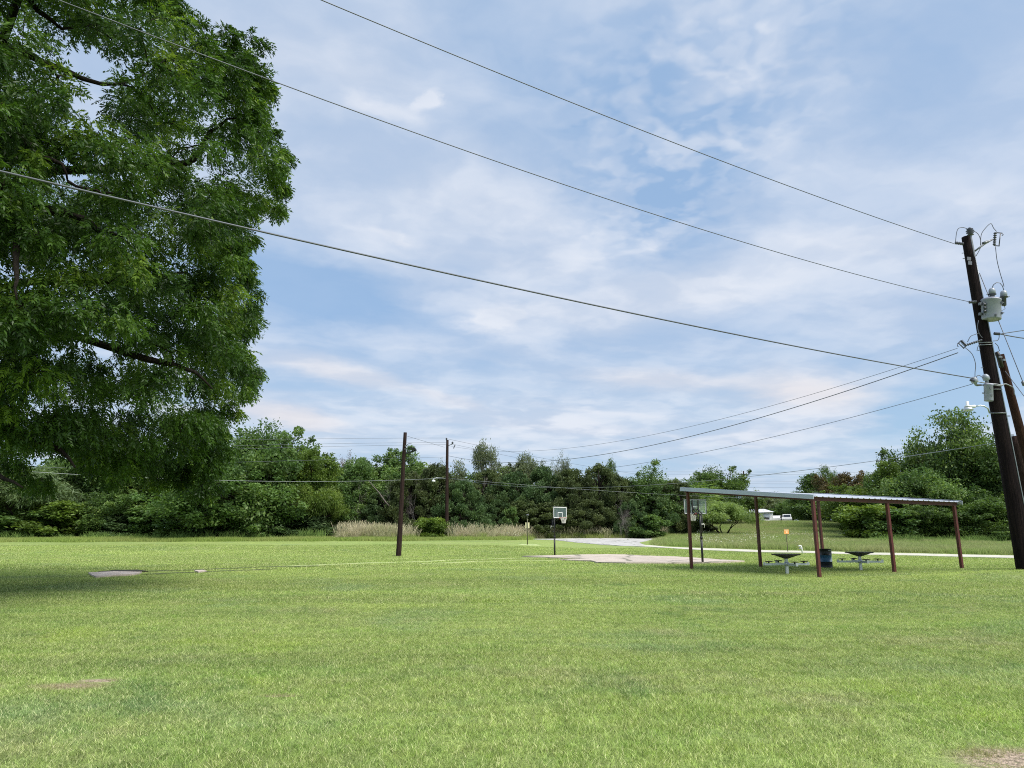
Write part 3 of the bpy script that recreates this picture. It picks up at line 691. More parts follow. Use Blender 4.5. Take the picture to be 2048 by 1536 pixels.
def proto_tree(seed, kind, H=10., Wd=8., leafn=26000, lmat=None, bmat=None, low=.18):
    """crown of many leaf clumps on real limbs; returns (crown mesh, trunk mesh) for a tree H tall, Wd wide"""
    global rng
    rng = np.random.default_rng(seed); random.seed(seed)
    lumps = []
    if kind == 'broad':
        nl = 95
        while len(lumps) < nl:
            d = unit(rng.normal(size=3)); rr = rng.uniform(.5, 1.)
            zz = d[2]*.5*rr+.5; wid = math.sin(math.pi*min(1, .16+.84*zz))**.55 if zz > .5 else 1-.25*(1-2*zz)
            a = rng.uniform(0, 6.28); q = rr if rng.random() < .75 else rng.uniform(.1, .6)
            rw = math.sqrt(max(.05, 1-min(1, abs(2*zz-1))**2.6))
            ir = 1+.20*math.sin(2*a+seed)+.14*math.sin(3*a+4*zz+seed*2)+.10*math.sin(5*a-6*zz+seed)
            hz = 1+.16*math.sin(a+seed*1.7)+.10*math.sin(3*a+seed)
            c = np.array([math.cos(a)*Wd*.40*q*rw*ir, math.sin(a)*Wd*.40*q*rw*ir, H*(low+(1-low)*(.05+.86*zz*(hz if zz > .4 else 1)))])
            lumps.append((c, rng.choice([.05, .07, .09, .12, .16], p=[.25, .25, .2, .18, .12])*Wd))
        core = [l for l in lumps if l[1] > .08*Wd]
        for k in range(70):
            c, r0 = core[rng.integers(len(core))]; d = unit(rng.normal(size=3)); d[2] = abs(d[2])*.8+.15; o_ = c-np.array([0, 0, H*.45])
            d = unit(d+unit(o_)*.9); lumps.append((c+d*r0*rng.uniform(1., 1.5), rng.uniform(.022, .05)*Wd))
        stretch = (1.05, 1.05, .95)
    elif kind == 'cedar':
        nl = 110
        for k in range(nl):
            t = (k+.5)/nl; a = rng.uniform(0, 6.28); ir = 1+.16*math.sin(2*a+seed)+.12*math.sin(3*a+5*t+seed)
            rad = Wd*.46*math.sqrt(max(.02, 1-t**2.3))*(.8+.2*min(1, t*4))*ir; rr = rng.uniform(.55, 1)
            lumps.append((np.array([math.cos(a)*rad*rr*.9, math.sin(a)*rad*rr*.9, H*(.03+t*.92)]), rng.choice([.045, .065, .09, .12])*Wd*(1.1-.4*t)))
        stretch = (.85, .85, 1.5)
    elif kind == 'feather':
        nl = 54
        for k in range(nl):
            d = unit(rng.normal(size=3)); d[2] = abs(d[2])*1.0-.25; rr = rng.uniform(.45, 1)
            lumps.append((np.array([d[0]*Wd*.44*rr, d[1]*Wd*.44*rr, H*.52+d[2]*H*.42*rr]), rng.uniform(.07, .13)*Wd))
        stretch = (1.0, 1.0, 1.05)
    elif kind == 'shrub':
        nl = 34
        for k in range(nl):
            a = rng.uniform(0, 6.28); rr = math.sqrt(rng.random()); z = rng.uniform(.08, .88)
            lumps.append((np.array([math.cos(a)*Wd*.42*rr*(1-.35*z), math.sin(a)*Wd*.42*rr*(1-.35*z), H*z]), rng.uniform(.09, .17)*Wd))
        stretch = (1, 1, .85)
    wts = np.array([l[1]**1.8 for l in lumps]); wts /= wts.sum(); idx = rng.choice(len(lumps), leafn, p=wts)
    LC = np.array([l[0] for l in lumps])[idx]; LR = np.array([l[1] for l in lumps])[idx]
    d = unit(rng.normal(size=(leafn, 3))); d[:, 2] = d[:, 2]*.9+.12
    # leaves gather on a shell with ragged sprays
    spray = 1+.35*np.sin(d[:, 0]*7+LC[:, 0]*3)*np.sin(d[:, 1]*6+LC[:, 1]*5)*np.sin(d[:, 2]*5+LC[:, 2]*2)
    rad = (rng.random(leafn)**.38)*spray*(1+.25*(rng.random(leafn) > .93))
    C = LC+d*(LR*rad)[:, None]*np.array(stretch)
    if kind == 'cedar': D = unit(d*.5+np.array([0, 0, .9])+rng.normal(size=(leafn, 3))*.35); Ls, Ws = .24, .10
    elif kind == 'feather': D = unit(d*.6+np.array([0, 0, -.35])+rng.normal(size=(leafn, 3))*.4); Ls, Ws = .30, .055
    else: D = unit(d*.7+np.array([0, 0, -.25])+rng.normal(size=(leafn, 3))*.6); Ls, Ws = .24, .14
    C[:, 2] = np.maximum(C[:, 2], .08)
    sz = rng.uniform(.65, 1.25, leafn)
    tint = np.clip(.42*rng.random(leafn)+.58*rng.random(len(lumps))[idx], 0, 1)
    crown = leaf_cloud(C, D, Ls*sz, Ws*sz, tint, lmat, 'crown')
    tb = MB(); th = H*(.30 if kind == 'broad' else .2); lean = Vector((random.uniform(-.3, .3), random.uniform(-.3, .3), 0))
    R0 = {'broad': .021, 'cedar': .018, 'feather': .014, 'shrub': .008}[kind]*H
    if kind in ('broad', 'cedar'):
        top = Vector((lean.x, lean.y, H*(.6 if kind == 'broad' else .9)))
        trunk = [Vector((0, 0, -.3)), Vector((0, 0, th*.5)), Vector((lean.x*.4, lean.y*.4, th)), top]
        tb.tube([trunk[0], trunk[1], trunk[2], trunk[2].lerp(top, .5), top], [R0*1.3, R0, R0*.85, R0*.5, R0*.15], 8)
        starts = [trunk[2].lerp(top, t) for t in (0, .2, .4, .6)]
    else:
        starts = []
        for k in range(5):
            a = k*1.26+random.random(); e = Vector((math.cos(a)*Wd*.2, math.sin(a)*Wd*.2, H*.35))
            p = limb_path((math.cos(a)*.1, math.sin(a)*.1, -.2), e, 4, .1, .08); tb.tube(p, [R0*(1-.12*q) for q in range(5)], 6); starts.append(e)
    for c, r0 in lumps[::2 if kind != 'broad' else 1]:
        s_ = min(starts, key=lambda q: (Vector(c)-q).length+abs(q.z-c[2])*.6)
        tb.tube(limb_path(s_, c, 4, .05, .07), [R0*.42, R0*.34, R0*.25, R0*.16, R0*.07], 5, cap=False)
    me = bpy.data.meshes.new('trunk'); me.from_pydata(tb.v, [], tb.f); me.polygons.foreach_set('use_smooth', [True]*len(tb.f)); me.materials.append(bmat)
    return crown, me
def grow(tb, p, d, L, r, depth, tips, spread=.6, up=.12, kink=.25):
    pts = [p]; q = p.copy(); dd = d.copy(); n = 4
    for k in range(n):
        dd = (dd+Vector([random.uniform(-1, 1) for _ in range(3)])*kink*.5+Vector((0, 0, up*.3))).normalized(); q = q+dd*(L/n); pts.append(q.copy())
    tb.tube(pts, [r*(1-.45*k/n) for k in range(n+1)], 6 if r > .05 else 4, cap=False)
    if depth == 0: tips.append((q, dd)); return
    for k in range(random.choice((2, 3, 3))):
        ax = dd.orthogonal().normalized(); ax.rotate(Matrix.Rotation(random.uniform(0, 6.28), 3, dd))
        nd = dd.copy(); nd.rotate(Matrix.Rotation(random.uniform(.35, 1.)*spread*1.3, 3, ax)); st = pts[random.choice((2, 3, 4, 4))]
        grow(tb, st.copy(), nd, L*random.uniform(.62, .85), r*.55, depth-1, tips, spread, up, kink)
def sparse_proto(seed, H, depth, leaves, lmat, bmat, spread=.65, n0=1, L0=.30, up=.12, r0=.02, tilt=.1, lsz=.22):
    global rng
    rng = np.random.default_rng(seed); random.seed(seed); tb = MB(); tips = []
    for k in range(n0):
        a = random.uniform(0, 6.28); d = Vector((math.cos(a)*tilt*(1 if n0 == 1 else 3.), math.sin(a)*tilt*(1 if n0 == 1 else 3.), 1)).normalized()
        grow(tb, Vector((0, 0, -.2)), d, H*L0, H*r0, depth, tips, spread, up)
    me = bpy.data.meshes.new('trunk'); me.from_pydata(tb.v, [], tb.f); me.polygons.foreach_set('use_smooth', [True]*len(tb.f)); me.materials.append(bmat)
    crown = None
    if leaves:
        tp = np.array([t[0] for t in tips]); n = leaves; ii = rng.integers(0, len(tp), n)
        C = tp[ii]+rng.normal(size=(n, 3))*np.array([.30, .30, .24])*H/10
        crown = leaf_cloud(C, unit(rng.normal(size=(n, 3))+np.array([0, 0, -.3])), lsz*rng.uniform(.6, 1.2, n), lsz*.5, rng.random(n), lmat, 'crown')
    return crown, me

# ------------------------------------------------------------------ the big pecan tree
def pecan():
    global rng
    rng = np.random.default_rng(21); random.seed(21)
    base = Vector((-17.6, 18.8, 0)); base.z = g(base.x, base.y)
    CEN = np.array([-16.4, 18.8, 10.2]); RAD = np.array([10.6, 10.2, 8.4])
    outline = [(-250, -300), (330, -300), (352, -60), (352, 0), (388, 22), (388, 70), (424, 84), (432, 110), (452, 112), (452, 70), (480, 66), (514, 98), (510, 128), (512, 150), (530, 190), (534, 250), (552, 290), (566, 330), (552, 380), (544, 412),
               (504, 430), (496, 470), (484, 520), (488, 560), (508, 605), (500, 640), (478, 665), (484, 705), (512, 745), (505, 785), (472, 812), (440, 815), (440, 845), (452, 866),
               (462, 896), (436, 930), (430, 968), (405, 985), (385, 955), (345, 965), (330, 990), (290, 975), (255, 950), (215, 968), (180, 948), (150, 930), (120, 955), (85, 985), (40, 960), (0, 935), (-250, 900)]
    holes = [(444, 100, 16), (188, 178, 30), (163, 165, 18), (8, 550, 15), (10, 25, 14), (215, 712, 13), (300, 100, 10), (385, 330, 13), (470, 830, 26), (108, 750, 9), (440, 800, 12), (365, 330, 12), (430, 235, 12), (400, 355, 12), (235, 270, 9), (230, 140, 14), (95, 60, 8), (60, 790, 7), (345, 735, 8), (200, 700, 9)]
    def in_poly(u, v): return bool(inside(outline, np.array([u]), np.array([v]))[0])
    def edge_dist(u, v):
        m_ = 1e9
        for k in range(len(outline)):
            a, b_ = Vector(outline[k]), Vector(outline[(k+1) % len(outline)]); p = Vector((u, v)); ab = b_-a
            t = max(0, min(1, (p-a).dot(ab)/ab.length_squared)); m_ = min(m_, (p-(a+ab*t)).length)
        return m_
    def span(u, v):
        """depths where the sight line passes the crown's ellipsoid"""
        d = np.array(ray(u, v)); d = d/d[1]; o_ = (np.array([0, 0, EYE])-CEN)/RAD; e = d/RAD
        A, B, Cc = e@e, e@o_, o_@o_-1; disc = B*B-A*Cc
        if disc < 0: t = -B/A; return t-.8, t+.8
        s_ = math.sqrt(disc); return (-B-s_)/A, (-B+s_)/A
    lumps = [(at(u, v, Y_), r_*Y_/1400) for u, v, Y_, r_ in ((62, 562, 13.2, 44), (112, 575, 13.4, 46), (150, 552, 13.6, 36), (96, 612, 13.0, 44), (190, 590, 13.8, 46), (44, 612, 12.8, 40), (160, 620, 13.2, 40), (20, 650, 12.6, 44), (230, 640, 13.8, 46))]; tries = 0
    while len(lumps) < 620 and tries < 40000:
        tries += 1; u, v = random.uniform(-220, 580), random.uniform(-250, 990)
        if not in_poly(u, v): continue
        y0, y1 = span(u, v); t = random.random()**1.5 if random.random() < .75 else random.random(); Y_ = y0+(y1-y0)*t
        ed = edge_dist(u, v)
        rpx = min(random.choice((20, 30, 40, 52, 66))*random.uniform(.85, 1.1), max(ed*1.0, 13))
        if ed < 9: continue
        if any(math.hypot(u-a, v-b_) < c_+rpx*.55 for a, b_, c_ in holes): continue
        p = at(u, v, Y_)
        if p.z < 1.7: continue
        rm = rpx*Y_/1400
        if any((p-q).length < .50*(rm+s_) for q, s_ in lumps): continue
        lumps.append((p, rm))
    tries = 0; n0 = len(lumps)
    while len(lumps) < n0+45 and tries < 20000:
        tries += 1; u, v = random.uniform(330, 580), random.uniform(-20, 960)
        if not in_poly(u, v): continue
        ed = edge_dist(u, v)
        if not 10 < ed < 42: continue
        y0, y1 = span(u, v); p = at(u, v, y0+(y1-y0)*random.uniform(.1, .8)); rm = max(ed*.9, 16)*p.y/1400
        if any((p-q).length < .36*(rm+s_) for q, s_ in lumps) or p.z < 1.8: continue
        if any(math.hypot(u-a, v-b_) < c_+ed*.5 for a, b_, c_ in holes): continue
        lumps.append((p, rm))
    n0 = len(lumps); tries = 0
    while len(lumps) < n0+60 and tries < 9000:
        tries += 1; u, v = random.uniform(330, 600), random.uniform(-10, 1000); ed = edge_dist(u, v)
        if in_poly(u, v) and ed > 6 or ed > 11: continue
        y0, y1 = span(u, v); p = at(u, v, y0+(y1-y0)*random.uniform(.2, .7)); lumps.append((p, random.uniform(6, 13)*p.y/1400))
    # the rest of the crown, outside the picture
    for _ in range(120):
        d = unit(rng.normal(size=3)); rr = random.uniform(.6, 1); p = Vector(CEN+d*RAD*rr)
        dd = p.y*CP+(p.z-EYE)*SP; u = 1024+F*p.x/dd; v = 768-F*((p.z-EYE)*CP-p.y*SP)/dd
        if -60 < u < 700 and -60 < v < 1100: continue
        if p.z > 2.3: lumps.append((p, random.uniform(.6, 1.1)))
    # sprays: compound leaves hanging from twigs around each lump
    spr = []
    Ps, Ds, Ts, Ls_, Ws_ = [], [], [], [], []
    for p, r0 in lumps:
        n = int(26+150*r0*r0*1.5); n = min(n, 210)
        d = unit(rng.normal(size=(n, 3))); d[:, 2] = d[:, 2]*.8+.1; rad = r0*rng.random(n)**.5*1.05
        o0 = np.array(p)+d*rad[:, None]*np.array([1.15, 1.15, .8])
        outw = unit(o0-CEN); ax = unit(d*.5+outw*.45+np.array([0, 0, -.55])+rng.normal(size=(n, 3))*.3)
        side = unit(np.cross(ax, np.array([0, 0, 1.])+rng.normal(size=(n, 3))*.45)); LL = rng.uniform(.20, .34, n)
        lt = rng.random()**1.3*.75-.1
        tint = np.clip(lt+.45*rng.random(n)-.02, 0, 1)
        for k in range(5):
            t = (k+.6)/5; drop = np.array([0, 0, -1.])*(t*t*.35)*LL[:, None]
            c = o0+ax*(LL*t)[:, None]+drop
            for s_ in (-1, 1):
                dl = unit(ax*.75+side*s_*.85+np.array([0, 0, -.25])+rng.normal(size=(n, 3))*.16); ll = .125*(1-.25*abs(t-.6))*rng.uniform(.8, 1.2, n)
                Ps.append(c+dl*(ll*.5)[:, None]); Ds.append(dl); Ts.append(tint+rng.uniform(-.1, .1, n)); Ls_.append(ll); Ws_.append(ll*.34)
        c = o0+ax*LL[:, None]+np.array([0, 0, -.3])*LL[:, None]; dl = unit(ax+np.array([0, 0, -.6])); ll = .12*np.ones(n)
        Ps.append(c+dl*(ll*.3)[:, None]); Ds.append(dl); Ts.append(tint); Ls_.append(ll); Ws_.append(ll*.3)
    C = np.concatenate(Ps); D = np.concatenate(Ds); T_ = np.clip(np.concatenate(Ts), 0, 1)
    print('pecan lumps', len(lumps), 'leaflets', len(C))
    root = thing('pecan_tree', 'huge drooping pecan tree filling the left side of the view', 'tree', base)
    me = leaf_cloud(C-np.array(base), D, np.concatenate(Ls_), np.concatenate(Ws_), T_, L_pecan, 'crown')
    o = bpy.data.objects.new('crown', me); COL.objects.link(o); o.parent = root
    tb = MB(); L0 = lambda p: Vector(p)-base
    fork = Vector((.2, 0, 4.2))
    tb.tube([(0, 0, -.4), (0, 0, .2), (.05, .02, 2), fork, (.6, .1, 7.5), (1.0, .2, 11.5), (1.2, .2, 15)], [.75, .58, .50, .46, .34, .22, .08], 14)
    tb.build('trunk', M_bark, root)
    mains = [[(-30, 85, 14.), (60, 108, 13.6), (130, 142, 13.5), (200, 168, 13.6), (262, 160, 14.2), (330, 120, 15)],
             [(40, -20, 14), (75, 15, 14), (120, 60, 14.2), (200, 40, 15)],
             [(30, 270, 13.5), (85, 312, 13.2), (128, 330, 13.2), (135, 362, 13.4)],
             [(110, 425, 14.5), (160, 432, 14.2), (195, 455, 14.), (235, 468, 14.2), (300, 480, 15)],
             [(30, 430, 12.6), (36, 500, 12.3), (28, 560, 12.1), (34, 600, 12)],
             [(340, 330, 17), (385, 318, 17), (420, 265, 17.2), (455, 240, 17.4), (500, 230, 17.6)],
             [(-40, 930, 15), (10, 955, 14.6), (45, 975, 14.2)],
             [(60, 660, 15.5), (110, 655, 15.4), (165, 628, 15.6), (220, 615, 16)],
             [(120, 900, 16), (150, 935, 15.6)],
             [(300, 720, 16), (390, 740, 16.4), (425, 778, 16.6)],
             [(300, 560, 16), (370, 545, 16.6)]]
    nodes = [Vector((.3, 0, 5)), Vector((.6, .1, 7.5)), Vector((1, .2, 11))]
    for ml in mains:
        pts = [L0(at(*q)) for q in ml]; s_ = min(nodes[:3], key=lambda q: (q-pts[0]).length)
        mid = s_.lerp(pts[0], .5)+Vector((0, 0, .5)); full = [s_, mid]+pts
        # smooth
        sm = []
        for k in range(len(full)-1):
            for t in (0, .5): sm.append(full[k].lerp(full[k+1], t)+Vector([random.uniform(-.05, .05) for _ in range(3)]))
        sm.append(full[-1]); n_ = len(sm)
        b_ = MB(); b_.tube(sm, [max(.018, .15*(1-k/n_)**1.1) for k in range(n_)], 8); b_.build('branch', M_bark, root)
        nodes += sm[3:]
    tw = MB(); NN = np.array([tuple(q) for q in nodes])
    Q = np.array([tuple(L0(p)) for p, r0 in lumps]); RR = [r0 for p, r0 in lumps]
    D_ = np.linalg.norm(Q[:, None]-NN[None], axis=2); par = NN[D_.argmin(1)]; dist = D_.min(1)+.35; pr = np.full(len(Q), .034); todo = np.ones(len(Q), bool)
    for _ in range(len(Q)):
        k = int(np.where(todo, dist, 1e9).argmin()); todo[k] = False; q = Q[k]; r0 = RR[k]; r1 = pr[k]; s_ = Vector(par[k])
        tw.tube(limb_path(s_, q, 4, .03, .10), [r1, r1*.9, r1*.8, r1*.72, r1*.62], 4, cap=False)
        dn = np.linalg.norm(Q-q, axis=1)+.05; up = todo & (dn < dist); dist[up] = dn[up]; par[up] = q; pr[up] = max(.009, r1*.72)
        for _ in range(3):
            e = Vector(q)+Vector([random.uniform(-1, 1) for _ in range(3)])*r0*.9; tw.tube([Vector(q), Vector(q).lerp(e, .5)+Vector((0, 0, .05)), e], [.012, .008, .005], 3, cap=False)
    o = tw.build('twigs', M_bark, root); o['kind'] = 'stuff'
pecan()

# ------------------------------------------------------------------ woods beyond the lawn
PR = {}
for k in range(4): PR['broad%d' % k] = proto_tree(100+k, 'broad', 10, 8.6, 42000, L_oak, M_bark, low=(.0, .08, .03, .14)[k])
for k in range(4): PR['wide%d' % k] = proto_tree(140+k, 'broad', 7.2, 9.8, 48000, L_oak, M_bark, low=(.0, .05, .0, .08)[k])
for k in range(4): PR['cedar%d' % k] = proto_tree(200+k, 'cedar', 9, 6.2, 30000, L_cedar, M_bark)
for k in range(2): PR['feather%d' % k] = proto_tree(300+k, 'feather', 5, 7, 26000, L_mesq, M_bark)
for k in range(2): PR['shrub%d' % k] = proto_tree(400+k, 'shrub', 4, 5, 12000, L_hack, M_bark)
PR['sparse0'] = sparse_proto(501, 10, 6, 9000, L_pale, M_barkgrey, .75, 1, .26, .05)
PR['sparse1'] = sparse_proto(502, 10, 6, 6000, L_pale, M_barkgrey, .5, 2, .26, .18)
PR['sparse2'] = sparse_proto(506, 10, 6, 15000, L_oak, M_bark, .8, 1, .27, .05, .026, lsz=.23)
PR['dead0'] = sparse_proto(503, 6, 6, 0, None, M_twig, .8, 3, .30, -.05, .007, .25)
def bounds(me):
    co = np.empty(len(me.vertices)*3, np.float32); me.vertices.foreach_get('co', co); co = co.reshape(-1, 3)
    return co
DIM = {}
for k, (c, t) in PR.items():
    co = bounds(c if c else t); DIM[k] = (np.percentile(co[:, 2], 99.8), np.percentile(np.abs(co[:, :2]).max(1), 97)*2)
def tree(proto, u, vtop, wpx, Yd, leaf, name, label, group='trees along the edge of the lawn', base_v=None, cat='tree', rz=None, sink=.0):
    d = Yd*CP; x = (u-1024)/F*(Yd*CP+1.0); bz = g(x, Yd)
    top = at(u, vtop, Yd).z; H = max(.6, top-bz+sink); Wm = wpx*d/F
    if proto[:5] == 'broad' and H/Wm < .95: proto = 'wide'+proto[5]
    crown, trunk = PR[proto]
    h0, w0 = DIM[proto]; root = thing(name, label, cat, (x, Yd, bz-sink), random.uniform(0, 6.28) if rz is None else rz, group)
    root.scale = (Wm/w0, Wm/w0, H/h0)
    for me, nm, mt in ((trunk, 'trunk', None), (crown, 'crown', leaf)):
        if me is None: continue
        o = bpy.data.objects.new(nm, me); COL.objects.link(o); o.parent = root
        if mt is not None and mt is not me.materials[0]: o.material_slots[0].link = 'OBJECT'; o.material_slots[0].material = mt
    return root
random.seed(77)
